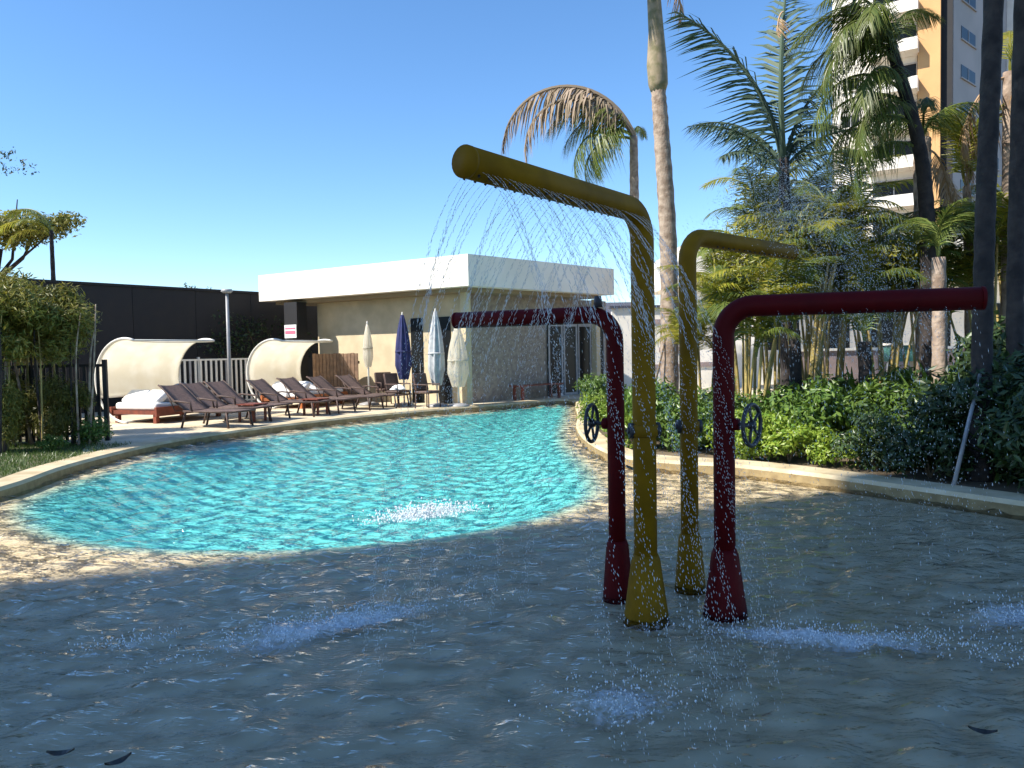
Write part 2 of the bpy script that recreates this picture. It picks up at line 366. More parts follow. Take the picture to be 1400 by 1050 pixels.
rp = spray_pipe('low dark red spray pipe with handwheel and arm pointing at the flat roofed pavilion', R2, 1.77, A_R2, .055, 'red', .098, .34, wheel=((-.9, .43), 1.08, .105))
MB().tube([(-.1, .02, 1.86), (-.1, .02, 1.93)], [.03, .022], 10).build('nozzle_cap', 'iron', rp, True)
for z in (1.02, .80):
    MB().tube([(.05, -.1, z+.07), (.05+.053, -.1-.41+.15, z+.07)], .008, 6).build('brace_rod', 'iron', rp)

# ------------------------------------------------------------------ water in the air
def drops(name, P, rad, V=None, m='drops'):
    """tiny octahedra; stretched along V"""
    P = np.asarray(P); N = len(P); rad = np.asarray(rad)
    base = np.array([(1, 0, 0), (-1, 0, 0), (0, 1, 0), (0, -1, 0), (0, 0, 1), (0, 0, -1)], float)
    if V is None: V = np.tile([0, 0, 1.], (N, 1))
    sp = np.linalg.norm(V, axis=1, keepdims=True); t = V/np.maximum(sp, 1e-6)
    a = np.cross(t, [1., .3, .2]); a /= np.linalg.norm(a, axis=1, keepdims=True); b = np.cross(t, a)
    st = 1 + np.clip(sp, 0, 14)*.75
    v = P[:, None, :] + rad[:, None, None]*(base[None, :, 0:1]*a[:, None, :] + base[None, :, 1:2]*b[:, None, :] + base[None, :, 2:3]*t[:, None, :]*st[:, None, :])
    f0 = np.array([(0, 2, 4), (2, 1, 4), (1, 3, 4), (3, 0, 4), (2, 0, 5), (1, 2, 5), (3, 1, 5), (0, 3, 5)])
    F = (np.arange(N)[:, None, None]*6 + f0[None]).reshape(-1, 3)
    me = npmesh(name, v.reshape(-1, 3), F, m, True); return link(name, me)
def streams(base, arm, h, rad, s0, s1, step, speeds, elev, perstream, spread=.03, rscale=1.0, tmin=0.0, zmin=.0, jitter=.02):
    d = Vector((arm[0], arm[1], 0)); L = d.length; d.normalize(); side = Vector((-d.y, d.x, 0)); P = []; V = []; Rr = []
    s = s0
    while s < min(s1, L):
        for sg in (-1, 1):
            v0 = random.uniform(*speeds); el = elev + random.gauss(0, .06)
            vel = side*sg*v0*math.cos(el) + Vector((0, 0, v0*math.sin(el))) + d*random.gauss(.1, .12)
            o = Vector((base[0], base[1], h)) + d*s + side*sg*rad*.7 - Vector((0, 0, rad*.6))
            T = (vel.z + math.sqrt(max(vel.z**2 + 2*9.8*(o.z-zmin), .01)))/9.8
            for k in range(perstream):
                t = tmin + (T-tmin)*((k+random.random())/perstream)**.85
                p = o + vel*t - Vector((0, 0, 4.9*t*t)); q = spread*t*1.6
                p += Vector((random.gauss(0, q), random.gauss(0, q), random.gauss(0, q)))
                P.append(p); V.append((vel - Vector((0, 0, 9.8*t)))*(1 if t > .3 else 4)); Rr.append(rscale*random.uniform(.0013, .0028)*(1+.3*t))
        s += step*random.uniform(.85, 1.15)
    return P, V, Rr
sp = []
P, V, Q = streams(Y1, A_Y1, 2.33, .066, .1, 1.52, .036, (1.0, 2.0), -.5, 240, .010, .46)
struct(drops('water_spray', np.array(P), np.array(Q), np.array(V)), 'stuff'); bpy.data.objects['water_spray']['label'] = 'thin streams of water falling from the tall yellow pipe'
P = []; V = []; Q = []; dv = Vector((*A_Y2, 0)).normalized()
for k in range(130):
    b0 = Vector((Y2[0], Y2[1], 2.27)) + dv*random.uniform(.2, 1.38) + Vector((0, 0, .05)); lf = k % 6 == 0
    vel = Vector((random.uniform(-1.2, -.3) if lf else random.uniform(.5, 1.75), random.gauss(0, .35), random.uniform(.8, 1.8) if lf else random.uniform(1.9, 3.3)))
    T = (vel.z + math.sqrt(vel.z**2 + 2*9.8*b0.z))/9.8
    for i in range(60 if lf else 190):
        t = T*random.random()**.8; g_ = .015+.06*t; p = b0 + vel*t - Vector((0, 0, 4.9*t*t)) + Vector((random.gauss(0, g_), random.gauss(0, g_), random.gauss(0, g_)))
        if p.z < 1.45 and random.random() < .75: continue
        if p.z > 0: P.append(p); V.append((vel - Vector((0, 0, 9.8*t)))*.6); Q.append(random.uniform(.0010, .0025))
o = struct(drops('water_spray', np.array(P), np.array(Q), np.array(V)), 'stuff'); o['label'] = 'arching cloud of spray in front of the palm garden'
P, V, Q = streams(R1, A_R1, 1.785, .062, .3, 1.3, .12, (.4, .9), .0, 34, .05, .75)
o = struct(drops('water_spray', np.array(P), np.array(Q), np.array(V)), 'stuff'); o['label'] = 'loose drops falling from the low red pipe by the garden'
P, V, Q = streams(R2, A_R2, 1.77, .055, .3, 1.1, .08, (.4, .9), .0, 34, .06, .75)
o = struct(drops('water_spray', np.array(P), np.array(Q), np.array(V)), 'stuff'); o['label'] = 'loose drops falling from the low red pipe facing the pavilion'
# splashes where the streams land
sl_lab = ['foamy splash under the tall yellow spray pipe arm', 'small pinkish splash on the shaded shallow water', 'foam trail behind the low red pipe base', 'thin foam drifting on the shaded water', 'foam under the low red pipe arm end', 'sparse splash drops in the near shallow water', 'bright white splash in the sunlit turquoise pool']
for (cx, cy, rx, ry, ro, st), lb in zip(FOAM[:7], sl_lab):
    N = int((1500 if cy < 6 else 5200)*st*rx); u = RNG.normal(0, .55, N)*rx; v = RNG.normal(0, .55, N)*ry; z = np.abs(RNG.normal(0, .03, N))*(1.7 if cy > 6 else 1.0)
    P = np.stack([cx+u*math.cos(ro)-v*math.sin(ro), cy+u*math.sin(ro)+v*math.cos(ro), z+.005], 1)
    o = struct(drops('water_splash', P, RNG.uniform(.002, .0055, N)*(1.5 if cy > 6 else 1)), 'stuff'); o['label'] = lb
for (x, y, a, lb) in [(-1.78, 2.92, .2, 'dark wet leaf floating on the shaded water'), (-1.52, 2.85, .9, 'smaller dark wet leaf floating beside another leaf'), (1.82, 2.95, -.4, 'curled dark leaf floating on the brownish shallow water')]:
    mb = MB(); N = 6
    for k in range(N+1):
        u = k/N; ww = .022*math.sin(math.pi*min(u+.03, .99))+.001; z = .012+.016*(2*u-1)**2
        mb.v += [(-.05+.1*u, -ww, z+.008), (-.05+.1*u, 0, z), (-.05+.1*u, ww, z+.008)]
        if k: b = 3*k; mb.f += [(b-3, b, b+1, b-2), (b-2, b+1, b+2, b-1)]
    o = mb.build('floating_leaf', 'deadleaf'); o.location = (x, y, .004); o.rotation_euler = (0, 0, a); tag(o, lb, 'leaf')

# ------------------------------------------------------------------ pavilion
RC, RL, RRt = Vector((-1.08, 20, 0)), Vector((-7.95, 24.4, 0)), Vector((3.3, 24.5, 0))
dl_ = (RL-RC).normalized(); dr_ = (RRt-RC).normalized(); back = RL + (RRt-RC)
pav = thing('pavilion', 'flat roofed beige pavilion with thick white fascia beside the pool deck', 'building', (0, 0, 0))
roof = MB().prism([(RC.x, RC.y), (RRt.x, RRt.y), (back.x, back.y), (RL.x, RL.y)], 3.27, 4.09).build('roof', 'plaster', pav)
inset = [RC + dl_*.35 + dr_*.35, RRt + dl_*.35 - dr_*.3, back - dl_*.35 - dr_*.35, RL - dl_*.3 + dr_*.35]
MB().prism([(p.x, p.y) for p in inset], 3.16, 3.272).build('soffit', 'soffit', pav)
WC = RC + dl_*1.15 + dr_*.95
WL = WC + dl_*5.6; WR = WC + dr_*6.6
def wall_box(mb, a, b, z0, z1, th, inward):
    d = (b-a).normalized(); nn = Vector(inward).normalized()*th
    return mb.prism([(a.x, a.y), (b.x, b.y), ((b+nn).x, (b+nn).y), ((a+nn).x, (a+nn).y)], z0, z1)
nl = dr_; nr = dl_
wall_box(MB(), WC, WL, .1, 3.17, .25, nl).build('wall', 'beige', pav)
wall_box(MB(), WC + nl*.26, WR, .1, 3.17, .25, nr).build('wall', 'brownwall', pav)  # right wall: darker, browner and more mottled than the left one
# dark doors in the left wall
for s in (.35, 1.35):
    a = WC + dl_*s - nl*.03; b = WC + dl_*(s+.42) - nl*.03
    dd = wall_box(MB(), a, b, .12, 2.55, .05, nl).build('door', 'glass', pav)
    q = a + dl_*.06 - nl*.03; MB().tube([(q.x, q.y, 1.0), (q.x, q.y, 1.25)], .012, 6).build('handle', 'greymetal', dd)
# glass doors and posts in the right wall
for i in range(4):
    a = WC + dr_*(3.55 + i*.72) - nr*.06; b = a + dr_*.66
    g = wall_box(MB(), a, b, .14, 2.35, .03, nr).build('window', 'glass', pav)
    for (u0, u1, z0, z1) in ((0, .05, .12, 2.4), (.61, .66, .12, 2.4), (.05, .61, 2.3, 2.4), (.05, .61, .12, .2)):
        wall_box(MB(), a + dr_*u0 - nr*.03, a + dr_*u1 - nr*.03, z0, z1, .035, nr).build('frame', 'greymetal', g)
for s in (.05, 6.4):
    c = RC + dl_*.75 + dr_*(s if s > 1 else .7)
    MB().box((c.x, c.y, 1.64), (.2, .2, 3.06), math.atan2(dr_.y, dr_.x)).build('post', 'beige', pav)
c = WC + dr_*1.6 - nr*.5
bn = thing('wall_bench', 'reddish wooden bench along the shaded pavilion wall', 'bench', (c.x, c.y, .112), math.atan2(dr_.y, dr_.x))
for k in range(3): MB().box((.85, -.16+k*.16, .43), (1.9, .14, .035)).build('seat_slat', 'redwood', bn)
for x in (.05, 1.65):
    for y in (-.16, .16): MB().box((x, y, .205), (.07, .07, .41)).build('leg', 'redwood', bn)
# slatted wooden screen
a = Vector((-5.95, 23.0, 0)); b = Vector((-4.45, 22.35, 0)); d = (b-a).normalized(); ang = math.atan2(d.y, d.x); L = (b-a).length
sc_ = thing('wooden_screen', 'weathered brown vertical slat screen against the sunlit pavilion wall', 'screen', (a.x, a.y, .112), ang)
ns_ = int(L/.125)
for i in range(ns_):
    MB().box((.06+i*.125, 0, .74), (.105, .03, 1.46+random.uniform(-.02, .02))).build('slat', 'brownwood', sc_)
for z in (.35, 1.2): MB().box((L/2, .035, z), (L, .035, .08)).build('rail', 'brownwood', sc_)
# ------------------------------------------------------------------ dark wall on the left and column with notice
a = Vector((-17.5, 12.6, 0)); b = Vector((-6.0, 27.65, 0)); d = (b-a).normalized(); nn = Vector((-d.y, d.x, 0))
dw = thing('boundary_wall', 'tall near black boundary wall behind the curved cabanas', 'wall', (a.x, a.y, .1), math.atan2(d.y, d.x))
L = (b-a).length; npan = 10
for i in range(npan):
    MB().box((L*(i+.5)/npan, .1, 1.72), (L/npan-.012, .2, 3.44)).build('panel', 'darkwall', dw)
MB().box((L/2, .1, 3.48), (L, .3, .07)).build('wall_cap', 'darkwall', dw)
co = MB().box((-6.62, 23.7, 1.64), (.55, .4, 3.06), -.55).build('dark_column', 'darkwall'); tag(co, 'dark square column under the left end of the white roof', 'column')
sg = thing('notice_sign', 'small white and pink notice board on the dark column', 'sign', (-6.72, 23.47, 2.28), -.55)
MB().box((0, 0, 0), (.5, .02, .40)).build('board', 'white', sg)
for z in (-.03, .09): MB().box((0, -.013, z), (.44, .008, .05 if z > 0 else .1)).build('print_band', 'pink', sg)

def creeper():
    t = thing('wall_creeper', 'dark leafy creeper climbing the black wall near the lamp post', 'creeper', (-8.2, 24.55, .1), .918)
    v, F = leaf_cloud(900, 2.4, .10, 1.1, .12, 77, .2, 30, .5, .2); link('foliage', npmesh('foliage', v, F, 'leafd'), t, (0, -.1, .9))
    MB().tube([(0, -.06, 0), (.2, -.06, 1.2), (-.3, -.06, 2.4)], .02, 6).build('stem', 'twig', t)
# white slat railing behind cabanas
a = Vector((-10.2, 20.6, 0)); b = Vector((-7.75, 23.6, 0)); d = (b-a).normalized(); L = (b-a).length
rl = thing('slat_railing', 'pale metal slat railing between the two cabanas', 'railing', (a.x, a.y, .112), math.atan2(d.y, d.x))
for i in range(int(L/.16)):
    MB().box((.05+i*.16, 0, .7), (.06, .03, 1.3)).build('slat', 'greymetal' if i % 7 == 3 else 'whitemetal', rl)
for z in (.12, 1.36): MB().box((L/2, .0, z), (L+.06, .05, .05)).build('rail', 'whitemetal', rl)
for x in (0, L/2, L): MB().box((x, .05, .72), (.06, .06, 1.44)).build('post', 'whitemetal', rl)
lp = thing('lamp_post', 'slim grey lamp post standing behind the loungers', 'lamp post', (-7.42, 20.2, .112))
MB().tube([(0, 0, 0), (0, 0, 3.1)], [.055, .04], 10).build('post', 'greymetal', lp, True)
MB().box((.0, 0, .015), (.22, .22, .03)).build('base_plate', 'greymetal', lp)
MB().tube([(0, 0, 3.1), (0, 0, 3.14), (0, 0, 3.2)], [.10, .15, .13], 14).build('lamp_head', 'greymetal', lp, True)

# ------------------------------------------------------------------ cabanas and daybeds
AX = Vector((.39, .92, 0)).normalized(); OP = Vector((AX.y, -AX.x, 0))   # axis, open side
def cabana(label, loc, length, a0=72, a1=204):
    t = thing('curved_cabana', label, 'cabana', (*loc, .112), math.atan2(AX.y, AX.x)); rad = .93; cz = .95
    # local x = axis, local -y = open side (towards the pool)
    def pt(x, deg, r=rad): q = R(deg); return (x, -r*math.cos(q), cz + r*math.sin(q))
    mb = MB(); na, nx = 26, 8
    for layer in (0, 1):
        for i in range(na+1):
            for j in range(nx+1):
                u = j/nx; sag = .03*math.sin(math.pi*u)*(1+.4*math.sin(i*.6))
                mb.v.append(pt(length*u, a0+(a1-a0)*i/na, rad-.02-sag-.012*layer))
    N = (na+1)*(nx+1); w_ = nx+1
    for i in range(na):
        for j in range(nx):
            q = i*w_+j; mb.f.append((q, q+1, q+w_+1, q+w_)); mb.f.append((N+q, N+q+w_, N+q+w_+1, N+q+1))
    for i in range(na):
        for j in (0, nx): q = i*w_+j; mb.f.append((q, q+w_, N+q+w_, N+q))
    for j in range(nx):
        for i in (0, na): q = i*w_+j; mb.f.append((q, N+q, N+q+1, q+1))
    mb.build('canopy', 'cream', t, True)
    for x in (0, length): MB().tube([pt(x, 72+(270-72)*k/28) for k in range(29)], .028, 8).build('hoop', 'whitemetal', t, True)
    for dg in (72, 204, 262): MB().tube([pt(0, dg), pt(length, dg)], .02, 8).build('crossbar', 'whitemetal', t, True)
    return t
cabana('curved cream cabana nearest the bamboo hedge', (-8.5, 16.9), 2.35)
cabana('curved cream cabana beside the wooden screen', (-6.42, 20.75), 2.25)
def soft_box(c, d, m, name, parent, seg=5, puff=.04):
    mb = MB(); mb.box(c, d); o = mb.build(name, m, parent, True)
    b = o.modifiers.new('bevel', 'BEVEL'); b.width = min(d)*.38; b.segments = 4
    return o
def daybed(label, loc, wood, rz):
    t = thing('daybed', label, 'daybed', (*loc, .112), rz)
    MB().box((0, 0, .24), (2.0, 1.35, .09)).build('frame', wood, t)
    for y in (-.62, .62): MB().box((0, y*1.1, .26), (2.06, .06, .2)).build('side_rail', wood, t)
    for x in (-.92, .92):
        for y in (-.58, .58): MB().box((x, y, .1), (.09, .09, .2)).build('leg', wood, t)
    soft_box((0, 0, .37), (1.92, 1.26, .17), 'white', 'mattress', t)
    for k, (x, y) in enumerate(((-.66, -.3), (-.62, .32))):
        p = soft_box((0, 0, 0), (.42, .56, .16), 'white', 'cushion', t); p.location = (x, y, .56); p.rotation_euler = (0, -.6, .15*(k-.4))
    return t
daybed('white mattress daybed with dark red wooden frame under the cabana by the hedge', (-8.0, 17.9), 'redwood', math.atan2(AX.y, AX.x))
daybed('white cushioned daybed with orange wooden frame under the cabana by the screen', (-5.85, 21.7), 'orangewood', math.atan2(AX.y, AX.x))

def blob(name, c, rx, ry, h, m, parent=None, seed=0):
    """rumpled heap of cloth"""
    mb = MB(); N, K = 22, 8; rg = random.Random(seed); ph = [rg.uniform(0, 6.28) for _ in range(4)]
    for k in range(K+1):
        u = k/K
        for i in range(N):
            a = 2*math.pi*i/N; rr = (u**.8)*(1+.18*math.sin(3*a+ph[0])+.1*math.sin(7*a+ph[1]))
            z = h*(1-u**1.5)*(1+.18*math.sin(5*a+ph[2]+4*u)) + .015
            mb.v.append((c[0]+rx*rr*math.cos(a), c[1]+ry*rr*math.sin(a), c[2]+z))
    for k in range(K):
        for i in range(N): j = (i+1) % N; mb.f.append((k*N+i, (k+1)*N+i, (k+1)*N+j, k*N+j))
    mb.f.append(tuple((K*N+i) for i in range(N-1, -1, -1)))
    return mb.build(name, m, parent, True)
tag(blob('crumpled_sheet', (-7.55, 17.55, .565), .55, .4, .34, 'greycanvas', seed=3), 'heaped grey white sheet on the daybed with dark red frame', 'sheet')
tag(blob('folded_towel', (-5.75, 21.4, .565), .4, .3, .22, 'white', seed=5), 'bunched white towel on the daybed with orange frame', 'towel')

# ------------------------------------------------------------------ loungers
def lounger_proto():
    t = thing('sun_lounger', 'dark brown sling sun lounger with raised back on the cream deck', 'sun lounger', group='dark brown sun loungers along the pool deck')
    for y in (-.32, .32):
        MB().tube([(-.35, y, .34), (.95, y, .34)], .022, 8).build('side_rail', 'wicker', t, True)
        MB().tube([(-.3, y*.93, .35), (-.62, y*.93, .55), (-.98, y*.93, .84), (-1.05, y*.93, .87)], .02, 8).build('back_rail', 'wicker', t, True)
        for x, xb in ((.8, .86), (-.28, -.4)):
            MB().tube([(x, y, .34), (xb, y*1.04, 0)], .022, 8).build('leg', 'wicker', t, True)
        MB().tube([(-.1, y*1.06, .36), (-.12, y*1.1, .52), (-.5, y*1.1, .55), (-.62, y, .54)], .02, 8).build('armrest', 'wicker', t, True)
    for x in (.93, -.3): MB().tube([(x, -.32, .34), (x, .32, .34)], .02, 8).build('crossbar', 'wicker', t, True)
    def sheet_(prof, name):
        mb = MB(); K = len(prof)
        for z in (0, -.018):
            for (x, zz) in prof:
                for j in range(5): y = -.29+.145*j; mb.v.append((x, y, zz+z-.02*(1-(y/.29)**2)))
        N = K*5
        for i in range(K-1):
            for j in range(4): q = i*5+j; mb.f += [(q, q+5, q+6, q+1), (N+q, N+q+1, N+q+6, N+q+5)]
            for j in (0, 4): q = i*5+j; mb.f.append((q, q+5, N+q+5, N+q))
        return mb.build(name, 'sling', t, True)
    sheet_([(-.28, .36), (.0, .345), (.3, .35), (.6, .355), (.92, .36)], 'seat')
    sheet_([(-.3, .37), (-.55, .51), (-.8, .71), (-1.03, .875)], 'backrest')
    MB().tube([(-.85, -.28, .72), (-.62, -.28, .34), (-.62, .28, .34), (-.85, .28, .72)], .014, 6).build('back_support', 'wicker', t, True)
    return t
lo = lounger_proto()
spots = [(-6.25, 15.75, -.42), (-6.2, 16.75, -.36), (-6.0, 17.5, -.40), (-5.3, 18.35, -.34), (-4.85, 19.2, -.42), (-4.3, 20.05, -.36), (-3.7, 20.7, -.40)]
for i, (x, y, a) in enumerate(spots):
    o = lo if i == 0 else copy_tree(lo)
    o.location = (x, y, .112); o.rotation_euler = (0, 0, a)
    o['label'] = 'dark brown sling sun lounger, ' + ['first', 'second', 'third', 'fourth', 'fifth', 'sixth', 'last'][i] + ' in the row counted from the bamboo hedge'
lb = ['low square brown side table between the loungers by the lamp post', 'low square brown side table beside the cabana with orange daybed']
for (x, y), l in zip([(-5.75, 16.95), (-4.75, 18.5)], lb):
    t = thing('side_table', l, 'table', (x, y, .112), -.4)
    for k in range(4): MB().box((0, -.18+.12*k, .38), (.48, .11, .025)).build('slat', 'redwood', t)
    for sx in (-.2, .2):
        for sy in (-.18, .18): MB().box((sx, sy, .183), (.045, .045, .366)).build('leg', 'redwood', t)
def chair(label, x, y, rz, m):
    t = thing('deck_chair', label, 'chair', (x, y, .112), rz)
    soft_box((0, 0, .42), (.5, .5, .07), m, 'seat', t)
    b = soft_box((0, 0, 0), (.08, .5, .46), m, 'backrest', t); b.location = (-.24, 0, .68); b.rotation_euler = (0, -.2, 0)
    for sx in (-.21, .21):
        for sy in (-.21, .21): MB().tube([(sx, sy, .39), (sx*1.1, sy*1.1, 0)], .018, 6).build('leg', 'wicker', t, True)
    for sy in (-.25, .25): MB().tube([(-.22, sy, .45), (-.24, sy, .62), (.2, sy, .62), (.2, sy, .42)], .018, 6).build('armrest', 'wicker', t, True)
chair('dark wicker armchair at the foot of the cream folded parasol', -3.55, 21.75, -1.0, 'wicker')
chair('dark wicker armchair beside the navy folded parasol', -3.05, 20.55, -.6, 'wicker')
chair('dark wicker armchair beside the grey folded parasol', -2.2, 19.95, -.6, 'wicker')
tag(blob('striped_towel', (-3.05, 20.55, .57), .2, .2, .12, 'white', seed=9), 'white towel dropped on the wicker armchair by the navy parasol', 'towel')

# ------------------------------------------------------------------ closed parasols
def parasol(label, x, y, h, m, fat=.2, low=.85, lean=0.0):
    t = thing('closed_parasol', label, 'parasol', (x, y, .112)); t.rotation_euler = (0, lean, 0)
    MB().tube([(0, 0, 0), (0, 0, h)], .025, 8).build('pole', 'whitemetal', t, True)
    MB().tube([(0, 0, 0), (0, 0, .05), (0, 0, .09)], [.3, .28, .1], 18).build('base', 'greymetal', t, True)
    mb = MB(); K, N = 14, 32
    for k in range(K+1):
        u = k/K; z = h-.02 - (h-low)*u; env = fat*(.10+.9*math.sin(math.pi*min(u*.62+.02, 1))**.9) if u < .8 else fat*(.93-.35*(u-.8)/.2)
        for i in range(N):
            a = 2*math.pi*i/N; mb.v.append((env*(1+.22*math.cos(8*a+1.5*u))*math.cos(a), env*(1+.22*math.cos(8*a+1.5*u))*math.sin(a), z+.02*math.cos(8*a)*u))
    for k in range(K):
        for i in range(N): j = (i+1) % N; mb.f.append((k*N+i, (k+1)*N+i, (k+1)*N+j, k*N+j))
    mb.f.append(tuple(range(N))); mb.build('canopy', m, t, True)
    zt = low + (h-low)*.42
    MB().tube([(0, 0, zt-.025), (0, 0, zt+.025)], fat*1.1, 20).build('tie_strap', m, t, True)
    MB().tube([(0, 0, h-.03), (0, 0, h+.06)], [.03, .01], 8).build('finial', 'whitemetal', t, True)
parasol('slim cream folded parasol in front of the sunlit pavilion wall', -4.03, 21.6, 2.3, 'cream', .13, 1.1)
parasol('navy blue folded parasol in front of a dark door', -2.95, 20.95, 2.5, 'navy', .2, .75)
parasol('grey folded parasol beside the navy one', -2.0, 20.45, 2.55, 'greycanvas', .2, .6)
parasol('broad cream folded parasol at the shaded pavilion corner', -1.42, 20.3, 2.15, 'cream', .25, .55)

# ------------------------------------------------------------------ foliage builders
def leaflet_strip(mb, p, d, n, L, w_, droop):
    d = d.normalized(); s = d.cross(n)
    if s.length < 1e-4: s = Vector((0, 1, 0))
    s.normalize(); m_ = p + d*L*.5 - Vector((0, 0, droop*L*.2)); e = p + d*L - Vector((0, 0, droop*L))
    mb.add([p-s*w_*.4, p+s*w_*.4, m_+s*w_*.5, m_-s*w_*.5, e], [(0, 1, 2, 3), (3, 2, 4)])
def frond_mesh(name, m, a0=60, a1=-50, L=1.0, n=34, ll=.32, wl=.022, hang=.4, plume=False, seed=0, p=1.0, sway=0.0):
    rg = random.Random(seed); mb = MB(); pts = []; pos = Vector((0, 0, 0)); K = 24
    for k in range(K+1):
        t = k/K; a = R(a0 + (a1-a0)*t**p); pts.append(pos.copy()); pos = pos + Vector((math.cos(a), sway*t, math.sin(a)))*(L/K)
    mb.tube(pts, [.016*L*(1-.85*k/K)+.0015 for k in range(K+1)], 5)
    for i in range(n):
        t = .14 + .86*(i+.5)/n; x = t*K; k = min(int(x), K-1); q = pts[k].lerp(pts[k+1], x-k); tg = (pts[k+1]-pts[k]).normalized()
        up = Vector((-tg.z, 0, tg.x)); sd_ = Vector((0, 1, 0))
        for s in (-1, 1):
            lenf = ll*L*math.sin(math.pi*min(.2+.75*t, 1))**.7*rg.uniform(.8, 1.1); fw = .45+.55*t
            d = sd_*s*rg.uniform(.75, 1) + tg*fw + up*(rg.uniform(-.5, .6) if plume else rg.uniform(.0, .35)) - Vector((0, 0, hang*.4))
            leaflet_strip(mb, q, d, up, lenf, wl*L, hang*rg.uniform(.7, 1.3))
    return mb.mesh(name, m)
FR = {}
for i in range(3):
    FR['areca', i] = frond_mesh('areca_frond', 'frondy', 78-8*i, -30-12*i, 1, 34, .30, .017, .35, seed=i)
    FR['green', i] = frond_mesh('green_frond', 'frond', 74-8*i, -40-12*i, 1, 38, .30, .016, .45, seed=10+i)
    FR['queen', i] = frond_mesh('queen_frond', 'frond', 55, -75-10*i, 1, 96, .27, .009, .85, True, seed=20+i)
    FR['blue', i] = frond_mesh('blue_frond', 'frondb', 30-6*i, -25-14*i, 1, 64, .23, .012, .6, True, seed=30+i)
    FR['dry', i] = frond_mesh('dry_frond', 'dry', 20, -88, 1, 34, .22, .016, 1.0, True, seed=40+i, p=.5)
    FR['pale', i] = frond_mesh('pale_frond', 'pale', 66, -98, 1, 80, .13, .014, 1.1, True, seed=50+i, p=1.15)
def frond(parent, kind, i, loc, az, tilt, sc):
    o = link('frond', FR[kind, i % 3], parent, loc, (Matrix.Rotation(az, 3, 'Z') @ Matrix.Rotation(-tilt, 3, 'Y')).to_euler(), sc)
    return o
def trunk(parent, pts, r0, r1, m='trunk', name='trunk', rings=True):
    P = smooth_loop(pts, 10); n = len(P); rad = []
    for i in range(n):
        u = i/(n-1); r = r0+(r1-r0)*u; rad.append(r*(1+(.05 if i % 2 else -.03) if rings else 1)*(1+.25*max(0, .08-u)/.08))
    return MB().tube(P, rad, 12).build(name, m, parent, True)
def clump_palm(label, x, y, nst, hmin, hmax, kinds, flen, spread, cane='cane', group=None, seed=0, nf=4):
    rg = random.Random(seed); t = thing('clumping_palm', label, 'palm', (x, y, .09), 0, group)
    for k in range(nst):
        a = rg.uniform(0, 6.28); r = rg.uniform(.05, .3); h = rg.uniform(hmin, hmax); sp_ = spread*rg.uniform(.3, 1)
        b = Vector((r*math.cos(a), r*math.sin(a), 0)); top = b + Vector((math.cos(a)*sp_, math.sin(a)*sp_, h))
        mid = (b+top)/2 + Vector((-math.cos(a)*sp_*.15, -math.sin(a)*sp_*.15, 0))
        trunk(t, [b, mid, top], rg.uniform(.022, .036), .016, cane, 'stem')
        for j in range(nf):
            frond(t, rg.choice(kinds), rg.randrange(3), top - Vector((0, 0, rg.uniform(0, .35))), a + j*6.28/nf + rg.uniform(-.5, .5), rg.uniform(-.1, .65), flen*rg.uniform(.75, 1.15))
    FZ.append((t, (hmin+hmax)/2, flen, seed)); return t
FZ = []

# leafy bush: leaves spread through an uneven crown
def leaf_cloud(N, rx, ry, rz, size, seed, up=.4, clumps=14, asp=.42, hollow=.35):
    g = np.random.default_rng(seed)
    c = g.normal(0, 1, (clumps, 3)); c /= np.linalg.norm(c, axis=1, keepdims=True); c *= g.uniform(.35, .8, (clumps, 1))
    ci = g.integers(0, clumps, N); off = g.normal(0, 1, (N, 3)); off /= np.linalg.norm(off, axis=1, keepdims=True); off *= (g.uniform(hollow, 1, (N, 1)))*g.uniform(.28, .5, (clumps,))[ci][:, None]
    p = (c[ci] + off); nrm = off/np.linalg.norm(off, axis=1, keepdims=True) + g.normal(0, .5, (N, 3)) + np.array([0, 0, up]); nrm /= np.linalg.norm(nrm, axis=1, keepdims=True)
    t = g.normal(0, 1, (N, 3)); t -= nrm*(t*nrm).sum(1, keepdims=True); t /= np.linalg.norm(t, axis=1, keepdims=True); b = np.cross(nrm, t)
    p = p*np.array([rx, ry, rz]) + np.array([0, 0, rz*.92]); p[:, 2] = np.maximum(p[:, 2], .03)
    s = size*g.uniform(.6, 1.3, (N, 1)); v = np.stack([p, p+t*s*.5+b*s*asp*.5-nrm*s*.06, p+t*s, p+t*s*.5-b*s*asp*.5-nrm*s*.06], 1)
    F = np.arange(N*4).reshape(N, 4); return v.reshape(-1, 3), F
def strap_cloud(N, h, seed, w_=.035):
    g = random.Random(seed); mb = MB()
    for _ in range(N):
        a = g.uniform(0, 6.28); L = h*g.uniform(.6, 1.2); out = g.uniform(.2, .95); d = Vector((math.cos(a)*out, math.sin(a)*out, 1)).normalized()
        b = Vector((g.gauss(0, .08), g.gauss(0, .08), 0)); s = Vector((-math.sin(a), math.cos(a), 0))*w_*g.uniform(.6, 1.2); pr = None
        pts = []
        for k in range(5):
            u = k/4; q = b + d*L*u - Vector((0, 0, 1))*L*.5*u*u*out + Vector((math.cos(a), math.sin(a), 0))*L*.25*u*u; ww = [.7, 1, .9, .6, .05][k]; pts += [q-s*ww, q+s*ww]
        mb.add(pts, [(2*k, 2*k+1, 2*k+3, 2*k+2) for k in range(4)])
    return mb
SHR = {}
